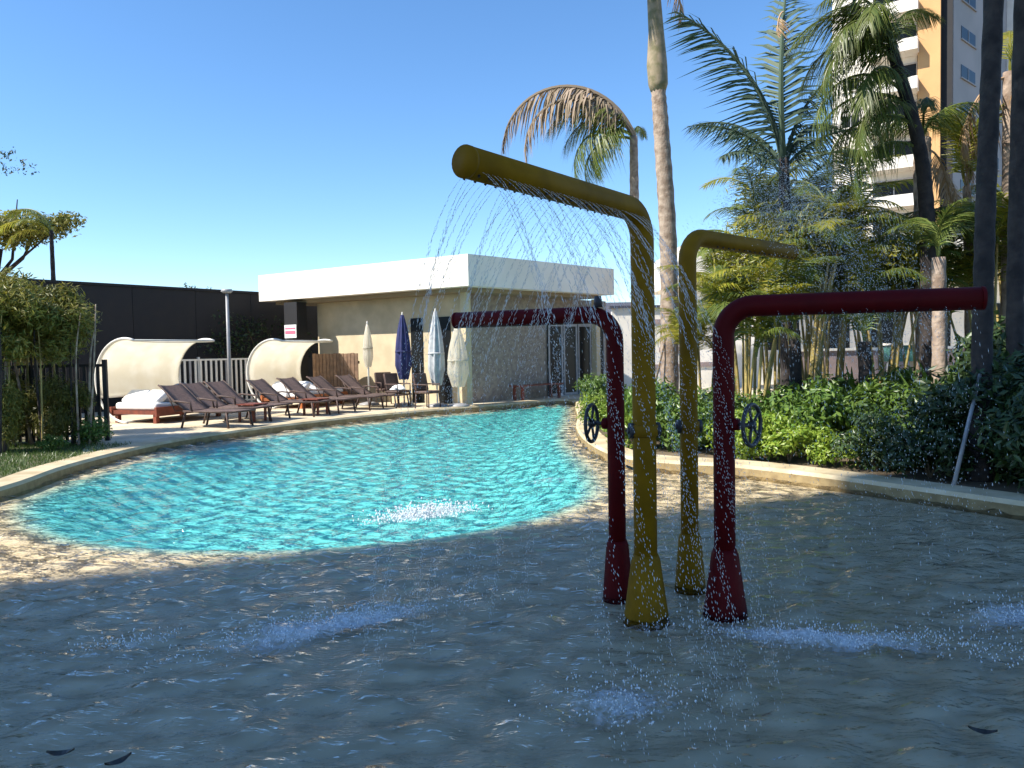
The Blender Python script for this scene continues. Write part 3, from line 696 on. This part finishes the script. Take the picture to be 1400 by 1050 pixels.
for i in range(3):
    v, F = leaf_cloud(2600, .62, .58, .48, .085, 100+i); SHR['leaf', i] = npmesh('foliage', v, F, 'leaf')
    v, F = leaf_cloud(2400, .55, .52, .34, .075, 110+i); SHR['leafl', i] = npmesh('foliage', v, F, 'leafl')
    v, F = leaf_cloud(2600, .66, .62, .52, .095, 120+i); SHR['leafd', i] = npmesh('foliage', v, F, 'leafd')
    SHR['strap', i] = strap_cloud(130, .75, 130+i).mesh('foliage', 'leaf')
stem_me = MB()
for k in range(5):
    a = k*1.26; stem_me.tube([(0, 0, 0), (.08*math.cos(a), .08*math.sin(a), .2), (.3*math.cos(a), .3*math.sin(a), .55)], [.018, .014, .006], 5)
stem_me = stem_me.mesh('stem', 'twig')
SK = dict(leaf=('mid green leafy shrub', 'mid green shrubs in the bed'), leafl=('low bright yellow green shrub', 'bright low shrubs at the bed edge'),
          leafd=('dark green shrub', 'dark shrubs in the bed'), strap=('tuft of long arching strap leaves', 'strap leaf tufts in the bed'))
MARK = [((3.48, 17), 'by the foot of the tall pale palm trunk'), ((1.3, 10.9), 'on the bed tip by the turquoise pool'), ((1.5, 14), 'along the pool side edge of the bed'), ((2.6, 10.4), 'behind the yellow pipes'),
        ((3.38, 11.2), 'at the foot of the lit yellow canes'), ((3.6, 9.4), 'just behind the sunlit bed kerb'), ((4.4, 8.5), 'where the bed kerb falls into shade'), ((4.42, 12.0), 'around the short shaggy palm'), ((5.05, 11.0), 'around the half hidden palm stump'),
        ((5.72, 10.3), 'under the stocky sunlit palm'), ((4.36, 7.6), 'beside the pale leaning stake'), ((4.95, 8.2), 'at the base of the near black palm trunk'), ((5.9, 9.0), 'at the base of the outer dark trunk'), ((6.4, 11.8), 'below the leaning curtain palm'), ((7.4, 10.6), 'in front of the rusty dry fronds'), ((2.3, 20), 'at the far end of the bed near the pavilion')]
def shrub(kind, x, y, sc, i):
    mk = min(MARK, key=lambda m: (m[0][0]-x)**2 + (m[0][1]-y)**2)[1]
    t = thing('strap_leaf_plant' if kind == 'strap' else 'shrub', SK[kind][0] + ' ' + mk, 'shrub' if kind != 'strap' else 'plant', (x, y, .09), random.uniform(0, 6.28), SK[kind][1])
    f = link('foliage', SHR[kind, i % 3], t, (0, 0, 0), None, (sc*random.uniform(.9, 1.1), sc*random.uniform(.9, 1.1), sc*random.uniform(.9, 1.15)))
    if kind != 'strap': link('stem', stem_me, t, (0, 0, 0), None, sc*.8)

creeper()
# ------------------------------------------------------------------ planting bed
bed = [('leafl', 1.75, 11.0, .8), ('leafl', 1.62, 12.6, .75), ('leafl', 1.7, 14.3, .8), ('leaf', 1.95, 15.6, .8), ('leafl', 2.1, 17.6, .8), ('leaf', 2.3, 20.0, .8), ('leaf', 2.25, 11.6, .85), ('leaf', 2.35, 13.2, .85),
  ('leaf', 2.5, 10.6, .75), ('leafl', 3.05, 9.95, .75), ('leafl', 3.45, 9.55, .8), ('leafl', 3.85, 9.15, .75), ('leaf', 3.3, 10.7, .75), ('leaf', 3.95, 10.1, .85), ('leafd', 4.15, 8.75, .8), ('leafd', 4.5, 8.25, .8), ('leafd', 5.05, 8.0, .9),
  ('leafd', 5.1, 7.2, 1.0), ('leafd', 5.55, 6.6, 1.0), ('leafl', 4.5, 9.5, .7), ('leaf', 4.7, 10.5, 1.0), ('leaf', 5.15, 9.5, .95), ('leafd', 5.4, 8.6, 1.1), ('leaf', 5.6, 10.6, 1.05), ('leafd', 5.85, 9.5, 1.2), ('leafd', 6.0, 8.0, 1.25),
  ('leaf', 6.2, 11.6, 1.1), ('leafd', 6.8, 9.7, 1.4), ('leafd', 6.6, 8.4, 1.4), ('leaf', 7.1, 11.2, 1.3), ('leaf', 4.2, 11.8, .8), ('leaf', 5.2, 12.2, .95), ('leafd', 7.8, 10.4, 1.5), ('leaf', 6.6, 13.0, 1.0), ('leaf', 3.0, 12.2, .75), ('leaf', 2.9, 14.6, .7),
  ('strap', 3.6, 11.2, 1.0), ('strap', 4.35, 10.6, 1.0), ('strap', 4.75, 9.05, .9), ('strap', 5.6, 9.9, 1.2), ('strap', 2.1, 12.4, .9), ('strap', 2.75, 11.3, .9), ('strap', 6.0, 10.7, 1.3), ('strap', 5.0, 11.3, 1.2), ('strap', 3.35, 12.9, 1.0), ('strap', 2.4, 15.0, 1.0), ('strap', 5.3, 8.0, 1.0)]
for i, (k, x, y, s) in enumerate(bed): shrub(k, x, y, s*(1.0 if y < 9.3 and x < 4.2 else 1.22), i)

# ------------------------------------------------------------------ palms of the garden
CL = [('clump of cane palms with lit yellow stems beside the low red pipe', 3.38, 11.2, 9, 1.5, 2.4, ('areca', 'areca', 'green'), 1.25, .25, 0),
      ('clump of cane palms with round olive crown behind the low red pipe arm', 4.7, 12.4, 10, 2.2, 3.3, ('areca', 'areca', 'green'), 1.5, .45, 1),
      ('tall clump of cane palms in the middle of the garden', 5.5, 13.6, 10, 2.6, 3.8, ('areca', 'areca', 'green'), 1.6, .5, 2),
      ('clump of thin cane palms in front of the mauve wall', 6.3, 13.2, 10, 1.9, 2.8, ('areca', 'areca', 'green'), 1.4, .4, 3),
      ('clump of cane palms behind the teal box', 8.3, 15.6, 9, 2.0, 3.0, ('areca', 'green'), 1.5, .5, 4),
      ('shaded clump of cane palms behind the leaning stake', 7.6, 12.2, 9, 2.2, 3.3, ('green', 'areca'), 1.6, .5, 5),
      ('cane palm clump behind the big dark trunk', 9.0, 13.6, 9, 2.4, 3.6, ('green', 'areca'), 1.7, .5, 6),
      ('small yellow green cane palm between the yellow pipe and the white building', 3.85, 15.4, 7, 1.3, 2.2, ('areca',), 1.1, .25, 7),
      ('slender cane palm clump farther back along the pale path', 6.9, 16.6, 8, 2.2, 3.2, ('areca', 'green'), 1.5, .4, 8),
      ('tall leafy cane palm rising above the low red arm', 5.0, 14.6, 9, 3.2, 4.4, ('areca', 'green'), 1.6, .5, 10),
      ('leafy cane palm clump in front of the leaning palm', 5.95, 12.2, 9, 2.0, 2.9, ('areca', 'green', 'green'), 1.4, .45, 11),
      ('bushy cane palm beside the dark leaning palm', 4.1, 13.6, 8, 2.2, 3.4, ('areca', 'areca', 'green'), 1.3, .35, 9)]
for (lb, x, y, ns2, h0, h1, kd, fl, spd, sd2) in CL: clump_palm(lb, x, y, ns2, h0, h1, kd, fl, spd, seed=sd2)

FM = []
for i in range(3):
    v, F = leaf_cloud(800, .95, .85, .75, .12, 500+i, .2, 26, .24, .2); FM.append(npmesh('foliage', v, F, 'frondy'))
for (t, h, fl, sd3) in FZ: link('foliage', FM[sd3 % 3], t, (0, 0, h-.25), (0, 0, sd3), (fl*.62, fl*.62, fl*.75))
# tall straight palm with pale trunk, crown above the frame
def palm(label, base, pts, r0, r1, fr, m='trunk', shaft=None, name='palm_tree'):
    t = thing(name, label, 'palm tree', base)
    trunk(t, pts, r0, r1, m)
    if shaft: MB().tube(shaft[0], shaft[1], 14).build('crownshaft', 'shaft', t, True)
    for (k, i, loc, az, ti, sc) in fr: frond(t, k, i, loc, R(az), R(ti), sc)
    return t
top = (-.26, 0, 9.4)
palm('tall pale trunked palm whose swollen green brown shaft rises past the yellow pipes', (3.48, 17, .1), [(0, 0, 0), (.02, 0, 3.5), (-.1, 0, 6), (-.17, 0, 7.1)], .21, .155,
     [('queen', k, (-.26, 0, 10.3), k*45+20, 8+(k % 3)*12, 3.0) for k in range(8)] + [('dry', 1, (-.26, .1, 9.9), 20, -10, 1.6)],
     shaft=([(-.17, 0, 7.0), (-.17, 0, 7.2), (-.19, 0, 7.6), (-.2, 0, 8.3), (-.26, 0, 9.4), (-.26, 0, 10.3)], [.15, .215, .225, .17, .14, .08]))
palm('distant palm with only a bleached drooping frond and a green frond left', (3.9, 24, .1), [(.05, 0, 0), (.02, 0, 4), (0, 0, 6), (0, 0, 8.0)], .19, .12,
     [('pale', 0, (0, 0, 8.0), 178, 0, 5.9), ('pale', 1, (0, 0, 8.0), 186, -6, 5.0), ('queen', 0, (0, 0, 8.0), 180, 12, 3.3), ('queen', 1, (0, 0, 8.0), 172, 4, 2.8), ('queen', 1, (0, 0, 8.0), 188, -22, 2.9), ('queen', 2, (0, 0, 7.9), 176, -34, 2.8), ('queen', 2, (0, 0, 8.0), 200, -28, 2.4), ('queen', 0, (0, 0, 8.0), 60, 20, 1.2)])
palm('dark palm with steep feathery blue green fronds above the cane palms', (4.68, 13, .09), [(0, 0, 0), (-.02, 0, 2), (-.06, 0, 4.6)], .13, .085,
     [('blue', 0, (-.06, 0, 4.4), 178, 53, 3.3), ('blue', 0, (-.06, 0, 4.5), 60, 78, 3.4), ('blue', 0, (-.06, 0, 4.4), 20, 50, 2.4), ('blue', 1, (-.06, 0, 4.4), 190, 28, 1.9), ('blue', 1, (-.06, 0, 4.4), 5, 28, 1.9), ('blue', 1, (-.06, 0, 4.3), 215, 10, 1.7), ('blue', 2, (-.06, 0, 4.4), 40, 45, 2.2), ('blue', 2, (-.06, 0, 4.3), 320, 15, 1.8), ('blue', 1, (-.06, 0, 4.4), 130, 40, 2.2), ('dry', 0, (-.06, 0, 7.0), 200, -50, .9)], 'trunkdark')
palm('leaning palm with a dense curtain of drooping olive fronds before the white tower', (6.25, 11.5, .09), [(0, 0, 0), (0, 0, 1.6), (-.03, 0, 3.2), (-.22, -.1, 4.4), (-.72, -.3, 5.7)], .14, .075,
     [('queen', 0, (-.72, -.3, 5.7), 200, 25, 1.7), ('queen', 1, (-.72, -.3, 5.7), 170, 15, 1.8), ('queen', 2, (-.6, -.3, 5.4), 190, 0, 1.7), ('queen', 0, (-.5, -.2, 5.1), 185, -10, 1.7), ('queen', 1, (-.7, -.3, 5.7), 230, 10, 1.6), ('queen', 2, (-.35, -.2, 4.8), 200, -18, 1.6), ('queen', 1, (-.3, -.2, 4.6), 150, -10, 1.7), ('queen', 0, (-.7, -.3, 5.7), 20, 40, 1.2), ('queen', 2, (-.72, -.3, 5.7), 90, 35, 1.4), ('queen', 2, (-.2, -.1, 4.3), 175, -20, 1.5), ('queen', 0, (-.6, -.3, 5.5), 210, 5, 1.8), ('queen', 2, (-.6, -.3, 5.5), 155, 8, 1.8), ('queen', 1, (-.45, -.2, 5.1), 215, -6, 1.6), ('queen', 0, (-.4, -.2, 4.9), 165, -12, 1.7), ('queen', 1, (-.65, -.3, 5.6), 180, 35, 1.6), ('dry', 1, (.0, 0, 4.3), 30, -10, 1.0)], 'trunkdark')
palm('thick rough palm trunk directly behind the leaning palm', (6.62, 12.3, .09), [(0, 0, 0), (0, 0, 2), (-.05, 0, 4), (-.05, 0, 4.7)], .15, .12,
     [('queen', k, (-.05, 0, 4.7), k*72+30, 20, 1.3) for k in range(5)] + [('dry', 0, (0, 0, 4.2), 10, 0, 1.1), ('dry', 2, (0, 0, 4.2), 300, 0, .9)])
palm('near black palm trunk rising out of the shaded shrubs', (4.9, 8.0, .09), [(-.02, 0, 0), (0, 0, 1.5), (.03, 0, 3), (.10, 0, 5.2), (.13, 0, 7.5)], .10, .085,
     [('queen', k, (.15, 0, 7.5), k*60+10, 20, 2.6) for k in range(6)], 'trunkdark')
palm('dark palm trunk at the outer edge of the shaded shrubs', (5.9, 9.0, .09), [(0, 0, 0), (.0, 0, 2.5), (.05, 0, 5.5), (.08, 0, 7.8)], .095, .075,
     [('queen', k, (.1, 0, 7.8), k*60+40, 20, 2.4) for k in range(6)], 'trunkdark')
palm('palm with hanging rusty dry fronds beside the dark trunks', (7.75, 12.0, .09), [(0, 0, 0), (0, 0, 3), (-.02, 0, 5.6)], .11, .08,
     [('dry', 0, (-.02, 0, 5.5), 180, -10, 1.5), ('dry', 1, (0, 0, 5.4), 350, -20, 1.5), ('dry', 2, (0, 0, 5.5), 270, -10, 1.6), ('dry', 0, (0, 0, 5.0), 120, -10, 1.4), ('areca', 1, (0, 0, 5.6), 60, 30, 1.3), ('areca', 2, (0, 0, 5.6), 300, 35, 1.2)])
palm('yellow green palm between the dark trunk and the white tower', (7.55, 12.6, .09), [(0, 0, 0), (-.05, 0, 2.5), (-.1, 0, 4.0)], .09, .06,
     [('areca', k, (-.1, 0, 4.0), k*72, 35+8*(k % 3), 1.5) for k in range(5)])
# short lit trunks
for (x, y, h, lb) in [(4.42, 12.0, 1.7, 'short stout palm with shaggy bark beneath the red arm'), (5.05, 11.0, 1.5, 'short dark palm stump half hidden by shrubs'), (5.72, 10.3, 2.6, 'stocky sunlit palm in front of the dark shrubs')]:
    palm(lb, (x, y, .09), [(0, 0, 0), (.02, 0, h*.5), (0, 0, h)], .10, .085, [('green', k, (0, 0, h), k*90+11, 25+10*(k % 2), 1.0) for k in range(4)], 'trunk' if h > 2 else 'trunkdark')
def stake(label, a, b, m):
    a, b = Vector(a), Vector(b); o = MB().tube([Vector((0, 0, 0)), (b-a)*.5, b-a], [.022, .021, .018], 8).build('support_stake', m, None, True); o.location = a; tag(o, label, 'stake')
stake('pale leaning stake propping the near black palm', (4.36, 7.58, .09), (4.82, 7.9, 1.22), 'greymetal')
stake('thin dark stake leaning on the tall pale palm trunk', (2.95, 16.7, .09), (3.38, 16.85, 1.75), 'twig')

# ------------------------------------------------------------------ hedge and fence on the left
a = Vector((-9.6, 13.2, 0)); b = Vector((-7.15, 13.5, 0)); d = (b-a).normalized(); L = (b-a).length
fn = thing('bar_fence', 'black metal bar fence behind the bamboo hedge', 'fence', (a.x, a.y, .1), math.atan2(d.y, d.x))
for i in range(int(L/.11)): MB().box((.04+i*.11, 0, .68), (.05, .03, 1.3)).build('bar', 'blackmetal', fn)
for z in (.15, 1.34): MB().box((L/2, .03, z), (L+.05, .04, .05)).build('rail', 'blackmetal', fn)
for x in (0, L): MB().box((x, .0, .72), (.07, .07, 1.44)).build('post', 'blackmetal', fn)
HB = []
for i in range(3):
    v, F = leaf_cloud(8500, .95, .8, .85, .13, 200+i, .2, 26, .22, .2); HB.append(npmesh('foliage', v, F, 'leafo'))
def bamboo(label, x, y, h, i, sc):
    t = thing('bamboo_clump', label, 'bamboo', (x, y, .09), 0, None); rg = random.Random(i)
    for k in range(12):
        bx, by = rg.gauss(0, .28), rg.gauss(0, .2); tx, ty = bx*1.3+rg.gauss(0, .06), by*1.3+rg.gauss(0, .06)
        trunk(t, [(bx, by, 0), ((bx+tx)/2+rg.gauss(0, .04), (by+ty)/2, h*.5), (tx, ty, h*rg.uniform(.65, .9))], rg.uniform(.014, .03), .008, rg.choice(('cane', 'trunkdark', 'trunk')), 'stem')
    link('foliage', HB[i % 3], t, (0, 0, h-1.6*sc), None, sc)
    link('foliage', HB[(i+1) % 3], t, (.1, 0, .1), None, (sc*.65, sc*.5, sc*.75))
bamboo('bamboo clump standing farthest from the cabanas', -8.3, 12.0, 2.95, 0, 1.0)
bamboo('bamboo clump in the middle of the hedge', -8.75, 13.0, 3.15, 1, 1.1)
bamboo('bamboo clump at the end of the hedge beside the cabana', -7.75, 12.95, 2.9, 2, .95)
bamboo('dark bamboo clump behind the bar fence', -9.3, 14.3, 2.9, 4, 1.0)
v, F = leaf_cloud(2200, .5, .45, .3, .07, 301); nm = npmesh('foliage', v, F, 'leaf')
for k, (x, y, s, lb) in enumerate([(-7.1, 13.0, .85, 'small round shrub at the end of the bar fence'), (-7.35, 12.2, .5, 'tiny low shrub at the lawn edge before the hedge')]):
    t = thing('shrub', lb, 'shrub', (x, y, .09)); link('foliage', nm, t, (0, 0, 0), (0, 0, k), s); link('stem', stem_me, t, (0, 0, 0), None, s*.5)
g = np.random.default_rng(5); N = 9000
px = g.uniform(-9.0, -6.35, N); py = g.uniform(9.0, 13.2, N); keep = (py < 12.9+(-6.6-px)*.2); px, py = px[keep], py[keep]; N = len(px)
a = g.uniform(0, 6.28, N); h = g.uniform(.03, .09, N); bw = .006
v = np.stack([np.stack([px-np.cos(a)*bw, py-np.sin(a)*bw, np.full(N, .1)], 1), np.stack([px+np.cos(a)*bw, py+np.sin(a)*bw, np.full(N, .1)], 1), np.stack([px+g.normal(0, .03, N), py+g.normal(0, .03, N), .1+h], 1)], 1)
o = struct(link('grass_blades', npmesh('grass_blades', v.reshape(-1, 3), np.arange(N*3).reshape(N, 3), 'leaf')), 'stuff'); o['label'] = 'short grass along the pool edge'

# trees behind the dark wall
t = thing('tree', 'wispy branching tree rising behind the dark wall', 'tree', (-16.2, 24.5, .1))
tb = MB(); tb.tube([(0, 0, 0), (.1, 0, 2.6), (-.1, 0, 4.2), (.1, 0, 5.0)], [.16, .13, .1, .06], 8)
for (ax, az_, ay) in ((1.3, 5.9, .2), (-.8, 6.0, -.1), (.5, 6.6, .3), (-.3, 7.2, .2), (1.8, 5.4, -.2)): tb.tube([(-.1, 0, 4.0), (ax*.5, ay, 4.7), (ax, ay, az_)], [.07, .045, .015], 6)
tb.build('trunk', 'trunkdark', t, True)
v, F = leaf_cloud(3600, 1.9, 1.3, .8, .17, 401, .3, 22); link('crown', npmesh('crown', v, F, 'leafo'), t, (.9, 0, 4.9))
v, F = leaf_cloud(160, 1.0, .8, .6, .13, 402, .3, 8); link('crown', npmesh('crown', v, F, 'frondb'), t, (.3, 0, 7.2))
palm('thin palm with fronds swept to one side behind the dark wall', (-13.6, 23, .1), [(0, 0, 0), (0, 0, 3), (0, 0, 5.3)], .09, .05,
     [('areca', 0, (0, 0, 5.0), 178, 5, 1.9), ('areca', 1, (0, 0, 5.1), 190, -10, 1.7), ('green', 1, (0, 0, 5.2), 170, 15, 1.8), ('areca', 2, (0, 0, 5.1), 200, -25, 1.5), ('green', 2, (0, 0, 5.2), 240, 10, 1.2)], 'trunkdark')
for (x, y, s, lb) in [(-11.5, 30, 1.0, 'small treetop peeping over the dark wall'), (-12.6, 31, 1.3, 'low green treetop just above the dark wall beside the thin palm')]:
    t = thing('tree', lb, 'tree', (x, y, .1)); v, F = leaf_cloud(700, 1.0, .9, .6, .13, 410+int(y)); link('crown', npmesh('crown', v, F, 'leafd'), t, (0, 0, 3.3), None, s*.8)
    MB().tube([(0, 0, 0), (0, 0, 3.9)], [.1, .05], 6).build('trunk', 'trunkdark', t, True)

# ------------------------------------------------------------------ buildings behind the garden
lw = thing('low_white_building', 'long low white building with dark window band behind the palms', 'building', (0, 0, 0))
MB().box((16.2, 32, 2.2), (18, 6, 4.2)).build('wall', 'plaster', lw)
rf = MB().box((15.9, 31.6, 4.65), (19.2, 7.6, 1.3)).build('roof', 'plaster', lw)
for i in range(9):
    wd = MB().box((8.3+i*1.9, 28.985, 2.2), (1.3, .05, 1.6)).build('window', 'glass', lw)
    MB().box((8.3+i*1.9, 28.95, 1.36), (1.45, .1, .08)).build('sill', 'plaster', wd)
mw = thing('garden_wall', 'low mauve garden wall with pale cap behind the cane palms', 'wall', (0, 0, 0))
MB().box((9.6, 19.8, .75), (4.6, .25, 1.3), .05).build('wall', 'mauve', mw)
MB().box((9.6, 19.8, 1.43), (4.7, .34, .06), .05).build('wall_cap', 'plaster', mw)
tb = thing('teal_box', 'teal box on white legs beside the mauve wall', 'box', (9.35, 18.3, .1))
MB().box((0, 0, 1.22), (.75, .45, .38)).build('box', 'teal', tb); MB().box((0, 0, 1.44), (.85, .55, .05)).build('lid', 'plaster', tb)
for x in (-.28, .28): MB().box((x, 0, .52), (.12, .3, 1.03)).build('leg', 'plaster', tb)
pw = thing('pale_wall', 'pale pinkish wall with dark slots seen between the yellow pipes', 'wall', (0, 0, 0))
MB().box((6.2, 27.5, 1.55), (5.2, .3, 2.9)).build('wall', 'plaster', pw)
for z, x in ((.9, 5.6), (1.5, 5.9), (2.5, 5.7), (.95, 6.9)): MB().box((x, 27.33, z), (1.3, .06, .16)).build('slot', 'mauve', pw)
MB().box((6.2, 27.5, 3.04), (5.4, .5, .08)).build('wall_cap', 'slate', pw)
for (x, y, w1, h1, lb) in [(8.5, 75, 9, 5.2, 'distant slate roofed house seen right of the tall palm trunk'), (-1, 90, 12, 4.6, 'distant slate roofed house hidden behind the pavilion')]:
    t = thing('distant_house', lb, 'house', (x, y, .1)); MB().box((0, 0, h1*.35), (w1, 6, h1*.7)).build('wall', 'greywall', t)
    MB().add([(-w1/2-.4, -3.4, h1*.7), (w1/2+.4, -3.4, h1*.7), (w1/2+.4, 3.4, h1*.7), (-w1/2-.4, 3.4, h1*.7), (-w1/2+1, 0, h1+.8), (w1/2-1, 0, h1+.8)], [(0, 1, 5, 4), (2, 3, 4, 5), (1, 2, 5), (3, 0, 4), (3, 2, 1, 0)]).build('roof', 'slate', t)
mb = MB(); N = 60
for i in range(N+1):
    x = -500+1000*i/N; h = 10+5*math.sin(i*.7)+3*math.sin(i*1.9+1); mb.v += [(x, 560, -2), (x, 600, h), (x, 700, h*.6)]
    if i: b = 3*i; mb.f += [(b-3, b, b+1, b-2), (b-2, b+1, b+2, b-1)]
struct(mb.build('hills', 'hill', None, True))

# white residential tower, far right
tw = thing('apartment_tower', 'tall white apartment tower with tan and dark vertical stripes behind the palms', 'tower', (27.5, 66, .1), R(-33.5))
FH = 3.05; NF = 14; A2 = R(33.5) + math.atan2(.66, .75)
MB().box((3.2, 6.5, 22), (6.4, 12, 44)).build('wall', 'plaster', tw)
MB().box((7.3, 5.9, 22), (1.6, 12, 44)).build('stripe', 'tan', tw)
MB().box((8.5, 6.3, 22), (.8, 11.6, 44)).build('stripe', 'darkwall', tw)
ex = Vector((math.cos(A2), math.sin(A2), 0)); ey = Vector((-ex.y, ex.x, 0)); k0 = Vector((8.95, .6, 0))
def side(u0, u1, w0, w1, z0, z1, name, m, parent):
    c = k0 + ex*((u0+u1)/2) + ey*((w0+w1)/2); return MB().box((c.x, c.y, (z0+z1)/2), (u1-u0, w1-w0, z1-z0), A2).build(name, m, parent)
side(0, 12.8, 0, 9, 0, 44, 'wall', 'greywall', tw); side(12.82, 14.2, -.5, 9, 0, 44, 'pier', 'plaster', tw); side(14.22, 24, .1, 9, 0, 44, 'wall', 'plaster', tw)
for k in range(NF):
    z = 1.9+k*FH
    for (cx, ww, yy, hh) in ((4.75, 3.2, .49, 1.45), (1.45, 1.3, .49, .95)):
        wv = MB().box((cx, yy, z), (ww, .06, hh)).build('window', 'glass', tw)
        MB().box((cx, yy-.06, z+hh/2+.05), (ww+.2, .16, .1)).build('frame', 'greywall', wv)
        MB().box((cx, yy-.06, z-hh/2-.05), (ww+.2, .2, .1)).build('sill', 'plaster', wv)
        MB().box((cx, yy-.045, z), (.07, .04, hh)).build('mullion', 'greymetal', wv)
    MB().box((4.75, -.35, z-1.2), (3.7, 1.7, .95)).build('balcony', 'plaster', tw)
    for u in (1.6, 7.6):
        wv = side(u, u+3.2, -.03, .03, z-.5, z+.5, 'window', 'glass', tw); side(u-.1, u+3.3, -.12, .0, z-.62, z-.52, 'sill', 'greywall', wv)
        side(u+1.55, u+1.65, -.06, -.03, z-.5, z+.5, 'mullion', 'greymetal', wv)

# residential block behind the camera that shades the near water
d = Vector((.928, .374, 0)); pr = Vector((.374, -.928, 0)); c0 = Vector((-24.1, -2.8, 0)); q = [c0, c0+pr*15, c0+pr*15-d*15, c0-d*15]
bb = thing('apartment_block', 'tall pale apartment block standing behind the pool that shades the shallow water', 'building')
MB().prism([(p.x, p.y) for p in reversed(q)], .1, 58).build('wall', 'plaster', bb)
